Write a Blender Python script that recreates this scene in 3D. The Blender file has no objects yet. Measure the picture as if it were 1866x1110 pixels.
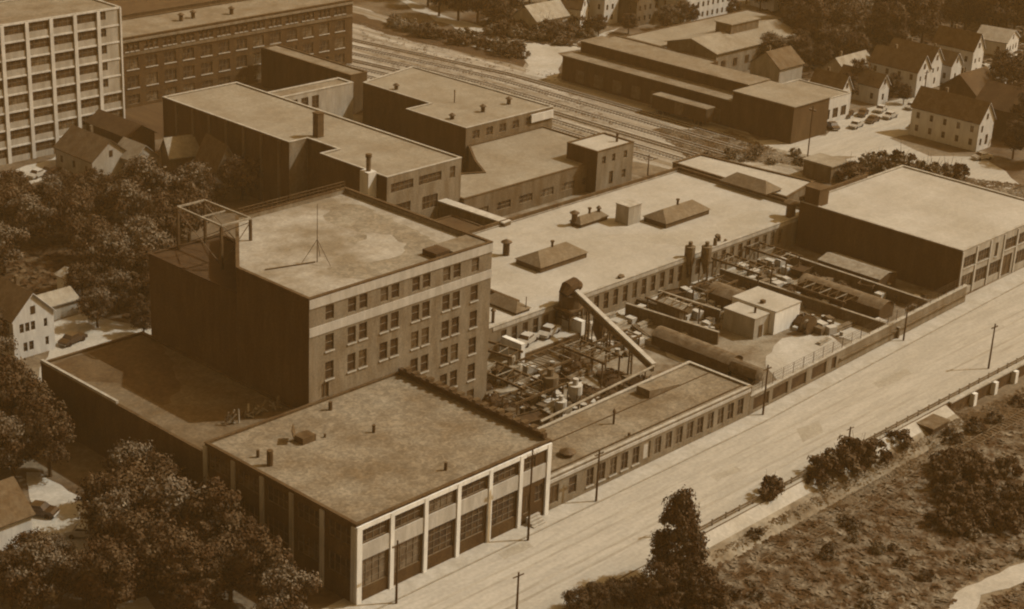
import bpy, bmesh, math, random
from mathutils import Vector, Matrix
from mathutils.geometry import tessellate_polygon
random.seed(7)
R_ = math.radians
SC = bpy.context.scene
COL = SC.collection

# ------------------------------------------------------------------ camera, world, sun, exposure
CR = Vector((0.68935377, -0.72309733, 0.04383636))
CD = Vector((-0.24284892, -0.28767907, -0.92642601))
CF = Vector((0.68250698, 0.62798965, -0.37391606))
CLOC = Vector((-125.6, -138.8, 115.0))
FPX, PW, PH = 3274.69, 1866.0, 1110.0
cam_d = bpy.data.cameras.new('camera')
cam = bpy.data.objects.new('camera', cam_d)
COL.objects.link(cam)
mw = Matrix.Identity(4)
for i in range(3):
    mw[i][0] = CR[i]; mw[i][1] = -CD[i]; mw[i][2] = -CF[i]; mw[i][3] = CLOC[i]
cam.matrix_world = mw
cam_d.sensor_width = 36.0
cam_d.lens = FPX / PW * 36.0
cam_d.clip_start = 1.0
cam_d.clip_end = 4000.0
SC.camera = cam

SUN_EL, SHADOW_AZ = 47.0, 146.0          # shadows fall towards this azimuth
wd = bpy.data.worlds.new('World'); SC.world = wd; wd.use_nodes = True
nt = wd.node_tree; nt.nodes.clear()
sky = nt.nodes.new('ShaderNodeTexSky'); sky.sky_type = 'NISHITA'; sky.sun_disc = False
sky.sun_elevation = R_(SUN_EL); sky.sun_rotation = R_(90 - (SHADOW_AZ + 180)); sky.dust_density = 3.0
bw = nt.nodes.new('ShaderNodeRGBToBW')
tint = nt.nodes.new('ShaderNodeMix'); tint.data_type = 'RGBA'; tint.blend_type = 'MULTIPLY'
tint.inputs[0].default_value = 1.0
bg = nt.nodes.new('ShaderNodeBackground'); out = nt.nodes.new('ShaderNodeOutputWorld')
nt.links.new(sky.outputs[0], bw.inputs[0])
nt.links.new(bw.outputs[0], tint.inputs[6])
tint.inputs[7].default_value = (1.0, 0.60, 0.23, 1)
nt.links.new(tint.outputs[2], bg.inputs[0]); bg.inputs[1].default_value = 0.15
nt.links.new(bg.outputs[0], out.inputs[0])
sd = bpy.data.lights.new('sun', 'SUN'); sd.energy = 2.75; sd.angle = R_(0.6); sd.color = (1.0, 0.99, 0.84)
sun = bpy.data.objects.new('sun', sd); COL.objects.link(sun)
a = R_(SHADOW_AZ); e = R_(SUN_EL)
sun.rotation_euler = Vector((math.cos(a) * math.cos(e), math.sin(a) * math.cos(e), -math.sin(e))).to_track_quat('-Z', 'Y').to_euler()
sun.location = (100, 0, 200)
SC.render.engine = 'CYCLES'
SC.view_settings.view_transform = 'Standard'; SC.view_settings.look = 'None'
SC.view_settings.exposure = 0.78; SC.view_settings.gamma = 1.0
try: SC.cycles.filter_width = 2.1
except Exception: pass

def P(px, py, z=0.0):
    """point of the place at height z seen at photo pixel (px, py)"""
    d = CR * ((px - PW / 2) / FPX) + CD * ((py - PH / 2) / FPX) + CF
    t = (z - CLOC.z) / d.z
    return CLOC + d * t
def G_(px, py):
    """point of the terrain seen at photo pixel (px, py)"""
    z = 0.0
    for _ in range(12):
        q = P(px, py, z); z = z + (gz(q.x, q.y) - z) * .7
    return P(px, py, gz(q.x, q.y))
def foot(L, F, Rr, z=0.0):
    l = P(*L, z); f = P(*F, z); r = P(*Rr, z)
    return f.x, r.x, f.y, l.y

# ------------------------------------------------------------------ materials
def lin(c): c /= 255.0; return c / 12.92 if c <= .04045 else ((c + .055) / 1.055) ** 2.4
TONES = [(0, 0, 0), (40, 24, 8), (64, 39, 13), (90, 66, 36), (115, 95, 67), (150, 134, 106), (187, 172, 146), (215, 200, 172)]
def tone(r, k=1.70):
    for i in range(len(TONES) - 1):
        a, b = TONES[i], TONES[i + 1]
        if r <= b[0] or i == len(TONES) - 2:
            t = (r - a[0]) / (b[0] - a[0])
            g = a[1] + (b[1] - a[1]) * t; bl = a[2] + (b[2] - a[2]) * t
            break
    c = (lin(r) / k, lin(g) / (k * .845), lin(bl) / (k * .60))
    return tuple(min(.9, max(.004, x)) for x in c) + (1.0,)
MATS = {}
def mat(name, r, var=14, scale=.35, grain=10, rough=.92, stretch=None, spec=.2, contrast=1.0, fine=2.6, blot=.10, seam=None):
    if name in MATS: return MATS[name]
    m = bpy.data.materials.new(name); m.use_nodes = True
    n = m.node_tree.nodes; l = m.node_tree.links
    b = n['Principled BSDF']; b.inputs['Roughness'].default_value = rough
    b.inputs['Specular IOR Level'].default_value = spec
    tc = n.new('ShaderNodeTexCoord'); mp = n.new('ShaderNodeMapping')
    l.new(tc.outputs['Object'], mp.inputs[0])
    if stretch:
        mp.inputs['Scale'].default_value = stretch
    n1 = n.new('ShaderNodeTexNoise'); n1.inputs['Scale'].default_value = scale; n1.inputs['Detail'].default_value = 5
    n1.inputs['Roughness'].default_value = .62
    n2 = n.new('ShaderNodeTexNoise'); n2.inputs['Scale'].default_value = fine; n2.inputs['Detail'].default_value = 2
    l.new(mp.outputs[0], n1.inputs[0]); l.new(tc.outputs['Object'], n2.inputs[0])
    cr = n.new('ShaderNodeValToRGB')
    cr.color_ramp.elements[0].position = .5 - .2 / contrast; cr.color_ramp.elements[1].position = .5 + .2 / contrast
    cr.color_ramp.elements[0].color = tone(r - var); cr.color_ramp.elements[1].color = tone(r + var)
    l.new(n1.outputs[0], cr.inputs[0])
    cg = n.new('ShaderNodeMapRange'); g = grain / max(60.0, r)
    cg.inputs[1].default_value = .3; cg.inputs[2].default_value = .7
    cg.inputs[3].default_value = 1 - g * 1.6; cg.inputs[4].default_value = 1 + g * 1.6
    l.new(n2.outputs[0], cg.inputs[0])
    mx = n.new('ShaderNodeVectorMath'); mx.operation = 'SCALE'
    l.new(cr.outputs[0], mx.inputs[0]); l.new(cg.outputs[0], mx.inputs['Scale'])
    last = mx.outputs[0]
    n3 = n.new('ShaderNodeTexNoise'); n3.inputs['Scale'].default_value = .9; n3.inputs['Detail'].default_value = 6; n3.inputs['Distortion'].default_value = 1.2
    l.new(mp.outputs[0], n3.inputs[0])
    c3 = n.new('ShaderNodeMapRange'); c3.inputs[1].default_value = .42; c3.inputs[2].default_value = .62; c3.inputs[3].default_value = 1 - blot; c3.inputs[4].default_value = 1 + blot * .6
    l.new(n3.outputs[0], c3.inputs[0])
    m3 = n.new('ShaderNodeVectorMath'); m3.operation = 'SCALE'; l.new(last, m3.inputs[0]); l.new(c3.outputs[0], m3.inputs['Scale']); last = m3.outputs[0]
    if seam:
        bt = n.new('ShaderNodeTexBrick'); bt.inputs['Scale'].default_value = 1.0; bt.inputs['Brick Width'].default_value = 9.0; bt.inputs['Row Height'].default_value = 1.6
        bt.inputs['Mortar Size'].default_value = .05; bt.inputs['Mortar Smooth'].default_value = .4
        bt.inputs['Color1'].default_value = (1, 1, 1, 1); bt.inputs['Color2'].default_value = (.93, .93, .93, 1); bt.inputs['Mortar'].default_value = (1 - seam, 1 - seam, 1 - seam, 1)
        l.new(tc.outputs['Object'], bt.inputs[0])
        m4 = n.new('ShaderNodeVectorMath'); m4.operation = 'MULTIPLY'; l.new(last, m4.inputs[0]); l.new(bt.outputs[0], m4.inputs[1]); last = m4.outputs[0]
    l.new(last, b.inputs['Base Color'])
    MATS[name] = m
    return m
def wallmat(name, r, var=16, grain=14):   # vertical streaks of weather on a wall
    return mat(name, r, var, .5, grain, .9, (1.0, 1.0, .25), .15, 1.0, 3.2)

M_WHITE_ROOF = mat('pale_tar_gravel', 170, 10, .09, 7, blot=.07, seam=.07)
M_FRONT_ROOF = mat('worn_gravel_roof', 123, 16, .16, 18, blot=.2)
M_TAR_PATCH = mat('tar_shade_patch', 132, 14, .2, 12, blot=.22)
M_ROOF_BAND = mat('roof_band', 163, 9, .12, 8, blot=.08)  # slightly greyer tone for one band of the white roof
M_TALL_ROOF = mat('patched_tar_roof', 147, 22, .09, 10, contrast=1.5, blot=.12)
M_MID_ROOF = mat('weathered_felt_roof', 139, 10, .12, 9, blot=.12, seam=.1)
M_DULL_ROOF = mat('dull_roof', 124, 14, .2, 12, blot=.16, seam=.1)
M_DARK_ROOF = mat('dark_roof', 78, 10, .4, 9)
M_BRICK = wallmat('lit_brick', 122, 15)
M_FELT_SHADE = mat('shaded_felt', 66, 6, .4, 6)  # shade over the lower block's roof, put into its colour
M_WING = mat('wing_felt', 104, 12, .2, 12, blot=.16, seam=.1)
M_WING_SHADE = mat('wing_shade', 88, 10, .2, 12, blot=.16)  # tone of the shade painted on the low wing's roof
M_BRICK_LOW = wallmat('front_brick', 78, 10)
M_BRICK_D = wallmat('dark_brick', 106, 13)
M_BRICK_DD = wallmat('dark_shaded_brick', 82, 9)  # darkest brick; its tone carries the shade of walls turned from the sun
M_PALE = wallmat('pale_concrete', 225, 9, 5)
M_COLUMN = wallmat('dull_concrete', 196, 12, 10)
M_BAND = wallmat('stone_band', 176, 10, 6)
M_TAN = wallmat('tan_render', 158, 12, 8)
M_WHITE = wallmat('white_paint', 200, 8, 4)
M_COPE = wallmat('coping_dark', 84, 12)
M_COPE_L = wallmat('coping_light', 165, 14)
M_GLASS = mat('window_glass', 66, 16, .8, 6, .45, None, .3, 1.6)
M_GLASS_L = mat('window_glass_light', 96, 16, .9, 6, .25, None, .5, 1.6)
M_FRAME = mat('window_frame', 118, 10, 1, 5)
M_FRAME_L = mat('window_frame_light', 165, 10, 1, 5)
M_STEEL = mat('dark_steel', 84, 12, 1, 6, .6)
M_STEEL_L = mat('pale_steel', 178, 12, .6, 6, .6)
M_WOOD = mat('pole_wood', 74, 8, 1, 6)
M_TIMBER = mat('grey_timber', 140, 18, .8, 10)
M_TARD = mat('dark_clutter', 70, 12, .7, 10)
M_MIDC = mat('rusty_clutter', 104, 18, .7, 10)
M_CANVAS = mat('canvas', 185, 10, .6, 6)
M_TIRE = mat('rubber', 45, 4, 1, 2)
M_ROAD = mat('street_dirt', 166, 12, .05, 10, fine=1.8, blot=.09, stretch=(.16, 1, 1))
M_TRACKR = mat('worn_wheel_track', 161, 12, .12, 10, stretch=(.2, 1, 1), blot=.12)
M_WALK = mat('footpath', 172, 9, .3, 6)
M_KERB = mat('kerb_stone', 150, 12, .6, 6)
M_YARD = mat('yard_dirt', 116, 30, .14, 12, contrast=1.4)
M_PAVE = mat('pale_yard', 170, 12, .12, 7)
M_GROUND = mat('ground_soil', 96, 24, .07, 14, contrast=1.5, fine=1.2)
M_GRASS = mat('rough_grass', 112, 18, .07, 20, contrast=1.5, fine=1.1)
M_FIELD = mat('field_grass', 126, 24, .1, 16, contrast=1.4, fine=1.2)
M_BALLAST = mat('rail_yard_ballast', 146, 26, .3, 16, stretch=(1.0, .05, 1.0), contrast=1.4, fine=1.3, blot=.2)
M_BAL2 = mat('pale_track_bed', 164, 14, .3, 14, stretch=(1, .08, 1), contrast=1.3, blot=.25, fine=1.4)
M_BAL3 = mat('dark_track_bed', 112, 14, .3, 14, stretch=(1, .08, 1), contrast=1.3, blot=.25, fine=1.4)
M_CINDER_SHADE = mat('cinder_shade', 72, 14, .3, 10, stretch=(1, .15, 1))  # cinders of the bank, and the shade painted beside the tower
M_RAIL = mat('rail', 176, 8, .5, 4, .5)
M_TIE = mat('sleeper', 84, 10, .5, 6)
M_HOUSE_ROOF = mat('shingle_roof', 96, 12, .6, 9)
M_HOUSE_ROOF_L = mat('pale_shingle_roof', 148, 12, .6, 9)
M_BARK = mat('bark', 76, 12, 1.2, 6)

def leafmat(name, r0, r1, scale=.45):
    m = bpy.data.materials.new(name); m.use_nodes = True
    n = m.node_tree.nodes; l = m.node_tree.links; b = n['Principled BSDF']
    b.inputs['Roughness'].default_value = .8; b.inputs['Specular IOR Level'].default_value = .15
    tc = n.new('ShaderNodeTexCoord'); ns = n.new('ShaderNodeTexNoise'); ns.inputs['Scale'].default_value = scale
    ns.inputs['Detail'].default_value = 4
    cr = n.new('ShaderNodeValToRGB'); cr.color_ramp.elements[0].position = .44; cr.color_ramp.elements[1].position = .72
    cr.color_ramp.elements[0].color = tone(r0); cr.color_ramp.elements[1].color = tone(r1)
    l.new(tc.outputs['Object'], ns.inputs[0]); l.new(ns.outputs[0], cr.inputs[0]); l.new(cr.outputs[0], b.inputs['Base Color'])
    return m
M_LEAF = leafmat('leaves', 70, 136)
M_LEAF_D = leafmat('dark_leaves', 66, 104)
M_WEED = leafmat('weeds', 84, 136, .15)
M_LEAF_L = leafmat('light_leaves', 110, 150)

# ------------------------------------------------------------------ mesh building
class MB:
    def __init__(s): s.v = []; s.f = []; s.m = []; s.mats = []
    def mi(s, m):
        if m not in s.mats: s.mats.append(m)
        return s.mats.index(m)
    def face(s, pts, m):
        i = len(s.v); s.v += [tuple(p) for p in pts]; s.f.append(tuple(range(i, i + len(pts)))); s.m.append(s.mi(m))
    def box(s, x0, x1, y0, y1, z0, z1, m, top=None, skip=''):
        q = [(x0, y0, z0), (x1, y0, z0), (x1, y1, z0), (x0, y1, z0), (x0, y0, z1), (x1, y0, z1), (x1, y1, z1), (x0, y1, z1)]
        F = {'b': (0, 3, 2, 1), 't': (4, 5, 6, 7), 's': (0, 1, 5, 4), 'e': (1, 2, 6, 5), 'n': (2, 3, 7, 6), 'w': (3, 0, 4, 7)}
        i = len(s.v); s.v += q
        for k, f in F.items():
            if k in skip: continue
            s.f.append(tuple(i + j for j in f)); s.m.append(s.mi(top if (k == 't' and top) else m))
    def bar(s, a, b, w, h, m, up=(0, 0, 1)):
        a = Vector(a); b = Vector(b); d = (b - a)
        if d.length < 1e-6: return
        d.normalize(); up = Vector(up)
        if abs(d.dot(up)) > .98: up = Vector((1, 0, 0))
        x = d.cross(up).normalized() * (w / 2); y = x.cross(d).normalized() * (h / 2)
        q = [a - x - y, a + x - y, a + x + y, a - x + y, b - x - y, b + x - y, b + x + y, b - x + y]
        i = len(s.v); s.v += [tuple(p) for p in q]
        for f in ((0, 1, 2, 3), (7, 6, 5, 4), (0, 4, 5, 1), (1, 5, 6, 2), (2, 6, 7, 3), (3, 7, 4, 0)):
            s.f.append(tuple(i + j for j in f)); s.m.append(s.mi(m))
    def tube(s, pts, r, m, n=10, cap=True):
        pts = [Vector(p) for p in pts]
        rs = r if isinstance(r, (list, tuple)) else [r] * len(pts)
        rings = []
        for k, p in enumerate(pts):
            d = (pts[min(k + 1, len(pts) - 1)] - pts[max(k - 1, 0)]).normalized()
            up = Vector((0, 0, 1)) if abs(d.z) < .95 else Vector((1, 0, 0))
            x = d.cross(up).normalized(); y = x.cross(d).normalized()
            i = len(s.v)
            for j in range(n):
                t = 2 * math.pi * j / n; s.v.append(tuple(p + (x * math.cos(t) + y * math.sin(t)) * rs[k]))
            rings.append(i)
        for a, b in zip(rings, rings[1:]):
            for j in range(n):
                s.f.append((a + j, a + (j + 1) % n, b + (j + 1) % n, b + j)); s.m.append(s.mi(m))
        if cap:
            s.f.append(tuple(rings[0] + j for j in range(n))[::-1]); s.m.append(s.mi(m))
            s.f.append(tuple(rings[-1] + j for j in range(n))); s.m.append(s.mi(m))
    def poly(s, pts, z, m):
        tri = tessellate_polygon([[Vector((p[0], p[1], 0)) for p in pts]])
        i = len(s.v); s.v += [(p[0], p[1], z) for p in pts]
        for t in tri:
            a, b, c = (Vector(pts[j]).to_2d() if not isinstance(pts[j], tuple) else Vector(pts[j][:2]) for j in t)
            cr = (b.x - a.x) * (c.y - a.y) - (b.y - a.y) * (c.x - a.x)
            if abs(cr) < 1e-9: continue
            t = tuple(t) if cr > 0 else tuple(t)[::-1]
            s.f.append(tuple(i + j for j in t)); s.m.append(s.mi(m))
    def mesh(s, name):
        me = bpy.data.meshes.new(name); me.from_pydata(s.v, [], s.f)
        for m in s.mats: me.materials.append(m)
        me.polygons.foreach_set('material_index', s.m); me.update()
        return me
    def build(s, name, parent=None):
        return link(name, s.mesh(name), parent)
def link(name, me, parent=None, loc=None, rz=None):
    o = bpy.data.objects.new(name, me); COL.objects.link(o)
    if parent: o.parent = parent
    if loc is not None: o.location = loc
    if rz is not None: o.rotation_euler = (0, 0, rz)
    return o
def tag(o, label, cat, group=None):
    o['label'] = label; o['category'] = cat
    if group: o['group'] = group
    return o
def thing(name, label, cat, loc=(0, 0, 0), rz=0.0, group=None):
    o = bpy.data.objects.new(name, None); o.empty_display_size = .5; COL.objects.link(o)
    o.location = loc; o.rotation_euler = (0, 0, rz)
    return tag(o, label, cat, group)
def kids(o): return KIDS.get(o.name, [])
KIDS = {}
def dup(root, loc, rz=0.0, sc=(1, 1, 1), label=None, group=None, cat=None):
    def cp(o, parent):
        c = o.copy(); COL.objects.link(c); c.parent = parent
        for ch in [k for k in PROTO_CHILDREN[o.name]]: cp(ch, c)
        return c
    r = cp(root, None)
    r.location = loc; r.rotation_euler = (0, 0, rz); r.scale = sc
    if label: r['label'] = label
    if group: r['group'] = group
    if cat: r['category'] = cat
    return r
PROTO_CHILDREN = {}
def proto(root):      # remembers the tree of children of a prototype
    allo = list(bpy.data.objects)
    def rec(o):
        ch = [c for c in allo if c.parent == o]; PROTO_CHILDREN[o.name] = ch
        for c in ch: rec(c)
    rec(root); return root
class Place:
    """the first use moves the prototype itself, later uses copy it"""
    def __init__(s, root): s.r = proto(root); s.used = False
    def put(s, loc, rz=0.0, sc=(1, 1, 1), label=None, group=None):
        if s.used: return dup(s.r, loc, rz, sc, label, group)
        s.used = True
        o = s.r; o.location = loc; o.rotation_euler = (0, 0, rz); o.scale = sc
        if label: o['label'] = label
        if group: o['group'] = group
        return o
def struct(name, mb):
    o = mb.build(name); o['kind'] = 'structure'; return o

# ------------------------------------------------------------------ windows
WCACHE = {}
def win_meshes(w, h, kind):
    k = (round(w, 2), round(h, 2), kind)
    if k in WCACHE: return WCACHE[k]
    g = {'sash': M_GLASS, 'steel': M_GLASS, 'steel_l': M_GLASS_L, 'panel': M_CANVAS, 'door': M_STEEL, 'louvre': M_TARD,
         'arch': M_GLASS, 'dark': M_GLASS, 'sash2': M_GLASS_L, 'steel2': M_GLASS_L, 'arch2': M_GLASS_L}[kind]
    fm = M_FRAME_L if kind in ('sash_l', 'steel_l') else M_FRAME
    pane = MB(); pane.box(0, w, .2, .26, 0, h, g)
    fr = MB(); t = .07
    for x in (0, w - t): fr.box(x, x + t, .1, .19, 0, h, fm)
    for z in (0, h - t): fr.box(t, w - t, .1, .19, z, z + t, fm)
    if kind in ('sash', 'arch', 'sash2', 'arch2'):
        fr.box(t, w - t, .12, .19, h * .5 - .04, h * .5 + .04, fm)
    elif kind in ('steel', 'steel_l', 'steel2'):
        nx = max(2, int(round(w / 1.1))); nz = max(2, int(round(h / 1.1)))
        for i in range(1, nx): fr.box(w * i / nx - .04, w * i / nx + .04, .12, .19, t, h - t, fm)
        for i in range(1, nz): fr.box(t, w - t, .13, .185, h * i / nz - .03, h * i / nz + .03, fm)
    elif kind == 'door':
        fr.box(w * .5 - .03, w * .5 + .03, .14, .19, t, h - t, fm)
    sl = MB(); sl.box(-.1, w + .1, -.16, .08, -.18, 0, M_COPE_L)
    WCACHE[k] = (pane.mesh('window'), fr.mesh('frame'), sl.mesh('sill'))
    return WCACHE[k]
WR_ = random.Random(4)
def put_window(parent, origin, ang, s, z, w, h, kind, sill):
    if kind in ('sash', 'steel', 'arch') and WR_.random() < .22: kind += '2'
    pm, fm, sm = win_meshes(w, h, kind)
    d = Vector((math.cos(ang), math.sin(ang), 0))
    o = link('door' if kind == 'door' else 'window', pm, parent, Vector(origin) + d * s + Vector((0, 0, z)), ang)
    link('frame', fm, o)
    if sill: link('sill', sm, o)
    return o

def wall_face(mb, o, d, L, z0, z1, ops, m, depth=.22):
    """one wall face with real openings; o start point, d unit direction, outward normal = (dy,-dx)"""
    o = Vector(o); n = Vector((d.y, -d.x, 0))
    xs = sorted(set([0, L] + [v for q in ops for v in (q[0], q[1]) if 0 < v < L]))
    zs = sorted(set([z0, z1] + [v for q in ops for v in (q[2], q[3]) if z0 < v < z1]))
    def pt(s, z, k=0): return (o.x + d.x * s - n.x * k, o.y + d.y * s - n.y * k, z)
    for i in range(len(xs) - 1):
        j = 0
        while j < len(zs) - 1:
            cx = (xs[i] + xs[i + 1]) / 2; cz = (zs[j] + zs[j + 1]) / 2
            if any(q[0] < cx < q[1] and q[2] < cz < q[3] for q in ops): j += 1; continue
            mb.face([pt(xs[i], zs[j]), pt(xs[i + 1], zs[j]), pt(xs[i + 1], zs[j + 1]), pt(xs[i], zs[j + 1])], m); j += 1
    for q in ops:
        a, b, c, e_ = q[:4]
        mb.face([pt(a, c), pt(b, c), pt(b, c, depth), pt(a, c, depth)], m)
        mb.face([pt(a, e_, depth), pt(b, e_, depth), pt(b, e_), pt(a, e_)], m)
        mb.face([pt(a, c, depth), pt(a, e_, depth), pt(a, e_), pt(a, c)], m)
        mb.face([pt(b, c), pt(b, e_), pt(b, e_, depth), pt(b, c, depth)], m)

def inset(poly, t):
    n = len(poly); res = []
    for i in range(n):
        p0 = Vector(poly[i - 1]); p1 = Vector(poly[i]); p2 = Vector(poly[(i + 1) % n])
        d1 = (p1 - p0).normalized(); d2 = (p2 - p1).normalized()
        n1 = Vector((-d1.y, d1.x)); n2 = Vector((-d2.y, d2.x))
        k = 1 + n1.dot(n2); res.append(tuple(p1 + (n1 + n2) * (t / max(.2, k))))
    return res
def building(name, label, cat, poly, z1, wall=None, roof=None, coping=None, par=.5, cope_h=.18, cope_w=.4,
             ops={}, z0=0.0, edge_mats={}, group=None):
    """flat-roofed building on a counter-clockwise footprint, parapet all round, real openings; ops[i] = [(s0,s1,z0,z1,kind,sill)]"""
    wall = wall or M_BRICK; roof = roof or M_DULL_ROOF; coping = coping or M_COPE
    t = thing(name, label, cat, (poly[0][0], poly[0][1], z0), 0, group)
    ox, oy = poly[0]; Lp = [(x - ox, y - oy) for x, y in poly]; H = z1 - z0
    w = MB(); n = len(Lp)
    for i in range(n):
        a = Vector(Lp[i]); b = Vector(Lp[(i + 1) % n]); L = (b - a).length; d = (b - a).normalized()
        oo = ops.get(i, [])
        wall_face(w, (a.x, a.y, 0), Vector((d.x, d.y, 0)), L, 0, H - cope_h, oo, edge_mats.get(i, wall))
    ins = inset(Lp, cope_w)
    for i in range(n):   # inner face of the parapet
        a, b = ins[i], ins[(i + 1) % n]
        w.face([(b[0], b[1], H - par), (a[0], a[1], H - par), (a[0], a[1], H - cope_h), (b[0], b[1], H - cope_h)], wall)
    w.build('wall', t)
    r = MB(); r.poly(ins, H - par, roof); r.build('roof', t)
    c = MB(); o2 = inset(Lp, -.08); i2 = inset(Lp, cope_w + .05)
    for i in range(n):
        j = (i + 1) % n
        A, B, Cc, D = o2[i], o2[j], i2[j], i2[i]
        for za, zb in ((H - cope_h, H),):
            c.face([(A[0], A[1], zb), (B[0], B[1], zb), (Cc[0], Cc[1], zb), (D[0], D[1], zb)], coping)
            c.face([(A[0], A[1], za), (B[0], B[1], za), (B[0], B[1], zb), (A[0], A[1], zb)], coping)
            c.face([(Cc[0], Cc[1], za), (D[0], D[1], za), (D[0], D[1], zb), (Cc[0], Cc[1], zb)], coping)
            c.face([(D[0], D[1], za), (Cc[0], Cc[1], za), (B[0], B[1], za), (A[0], A[1], za)], coping)
    c.build('coping', t)
    for i in range(n):
        a = Vector(Lp[i]); b = Vector(Lp[(i + 1) % n]); d = (b - a); ang = math.atan2(d.y, d.x)
        for q in ops.get(i, []):
            put_window(t, (a.x, a.y, 0), ang, q[0], q[2], q[1] - q[0], q[3] - q[2], q[4], q[5])
    return t
def rect(u0, u1, v0, v1): return [(u0, v0), (u1, v0), (u1, v1), (u0, v1)]

# ------------------------------------------------------------------ ground and roads
def jitter(pts, amp=.8, step=3.0, rnd=random.Random(3)):
    res = []; n = len(pts)
    for i in range(n):
        a = Vector(pts[i][:2]); b = Vector(pts[(i + 1) % n][:2]); L = (b - a).length; k = max(1, int(L / step))
        for j in range(k):
            p = a.lerp(b, j / k); res.append((p.x + rnd.uniform(-amp, amp), p.y + rnd.uniform(-amp, amp)))
    return res
EDGE = -17.6
def gz(u, v):        # land falls away beyond the street
    if v > EDGE - .01: return 0.0
    if u > 106.5: return -2.2
    return -2.2 * min(1.0, (EDGE - v) / 4.5)
g = MB()
vs = [-400, -60, -40, -30, -26, -24, -22.1, -20, EDGE - .15, EDGE, 20, 60, 100, 150, 220, 320, 500, 900]
us = [-300, -100, -40, 0, 30, 60, 90, 106, 107, 120, 150, 200, 260, 340, 500, 900, 1500]
for i in range(len(us) - 1):
    for j in range(len(vs) - 1):
        g.face([(us[i], vs[j], gz(us[i], vs[j])), (us[i + 1], vs[j], gz(us[i + 1], vs[j])), (us[i + 1], vs[j + 1], gz(us[i + 1], vs[j + 1])), (us[i], vs[j + 1], gz(us[i], vs[j + 1]))], M_GROUND)
struct('ground', g)
def sheet(name, pts, z, m, jit=.0, step=3):
    b = MB(); b.poly(jitter(pts, jit, step) if jit else pts, z, m); return struct(name, b)
def pxs(l, z=0): return [tuple(P(x, y, z)[:2]) for x, y in l]
street = sheet('street', [(-60, -17.4), (420, -17.4), (420, 6.0), (172, 5.0), (-60, 1.0)], .03, M_ROAD)
def strip(name, pts, off0, off1, z0, z1, m):
    b = MB()
    for (xa, ya), (xb, yb) in zip(pts, pts[1:]):
        b.face([(xa, ya + off0, z1), (xb, yb + off0, z1), (xb, yb + off1, z1), (xa, ya + off1, z1)], m)
        b.face([(xa, ya + off0, z0), (xb, yb + off0, z0), (xb, yb + off0, z1), (xa, ya + off0, z1)], m)
    return struct(name, b)
WLINE = [(-60, -.02), (79, -.02), (147, 2.7), (186, 4.2)]
strip('pavement', WLINE, -2.4, .3, -.05, .14, M_WALK)
strip('kerb', WLINE, -2.62, -2.402, -.05, .15, M_KERB)
M_PATCHR = mat('road_patch', 157, 8, .2, 10)
sheet('road_patch', pxs([(1452, 782), (1492, 768), (1500, 790), (1462, 806)]), .045, M_PATCHR, .15, 1)
sheet('road_patch', pxs([(1296, 868), (1340, 850), (1352, 858), (1306, 878)]), .045, M_PATCHR, .2, 1)
sheet('road_patch', pxs([(1590, 700), (1650, 672), (1660, 682), (1604, 708)]), .045, M_PATCHR, .2, 1)
sheet('road_patch', pxs([(905, 1010), (960, 985), (972, 996), (918, 1020)]), .045, M_PATCHR, .2, 1)
for i_, v_ in enumerate((-6.2, -7.9, -11.4, -13.0)):
    sheet('wheel_track', [(-40, v_ - .2), (60, v_ - .25), (130, v_ - .2 + .3), (200, v_ + .4), (200, v_ + .75), (130, v_ + .5), (60, v_ + .2), (-40, v_ + .2)], .038, M_TRACKR, .09, 4)
sheet('rail_yard', [(158, 44), (172, 44), (202, 92), (204, 150), (214, 200), (214, 330), (150, 330), (155, 200), (157, 112), (168, 80)], .03, M_BALLAST, 1.0, 5)
sheet('cinder_bank', pxs([(640, 22), (760, 60), (960, 112), (955, 122), (750, 75), (640, 42)]), .06, M_CINDER_SHADE, .8, 4)
sheet('dirt_lane', pxs([(700, -20), (830, 35), (985, 82), (1060, 75), (1130, 50), (1060, 90), (1022, 97), (1020, 150), (960, 135), (955, 105), (905, 85), (830, 52), (760, 20), (720, 0)]), .07, M_PAVE, .9, 4)
sheet('side_street', pxs([(1300, 262), (1500, 247), (1530, 217), (1690, 160), (1700, 170), (1690, 238), (1620, 252), (1700, 285), (1780, 285), (1800, 292), (1866, 345), (1866, 358), (1700, 312), (1480, 290), (1400, 278)]), .05, M_ROAD, .7, 4)
sheet('pale_lot', pxs([(1735, 152), (1770, 110), (1866, 128), (1930, 140), (1930, 170), (1820, 180), (1760, 168)]), .05, M_PAVE, .5, 4)
sheet('upper_lot', pxs([(1790, 82), (1830, 70), (1930, 90), (1930, 118), (1840, 108)]), .05, M_PAVE, .6, 4)
sheet('back_yard', pxs([(1190, 48), (1440, 10), (1490, 0), (1420, -40), (1200, 20)]), .05, M_YARD, .6, 4)
sheet('field', pxs([(1480, 300), (1560, 285), (1700, 305), (1866, 352), (1960, 380), (1960, 430), (1866, 403), (1580, 322), (1500, 335)]), .045, M_FIELD, .5, 4)
sheet('verge', pxs([(1250, 290), (1380, 262), (1480, 285), (1560, 285), (1480, 312), (1380, 295)]), .055, M_FIELD, .5, 3)
sheet('factory_yard', [(34, 1), (147, 3), (147, 41), (34, 41)], .03, M_YARD)
sheet('middle_yard', [(52, 73), (157, 73), (157, 113), (140, 160), (105, 160), (104, 86), (86, 86), (52, 80)], .03, M_YARD, .3, 5)
sheet('house_yard', pxs([(92, 640), (98, 588), (150, 572), (215, 586), (250, 592), (284, 603), (282, 625), (75, 700), (60, 705)]), .05, M_PAVE, .4, 2)
sheet('tower_yard', pxs([(-40, 345), (-40, 330), (90, 290), (145, 270), (130, 300), (120, 322), (60, 335), (40, 345)]), .05, M_PAVE, .5, 3)
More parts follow.
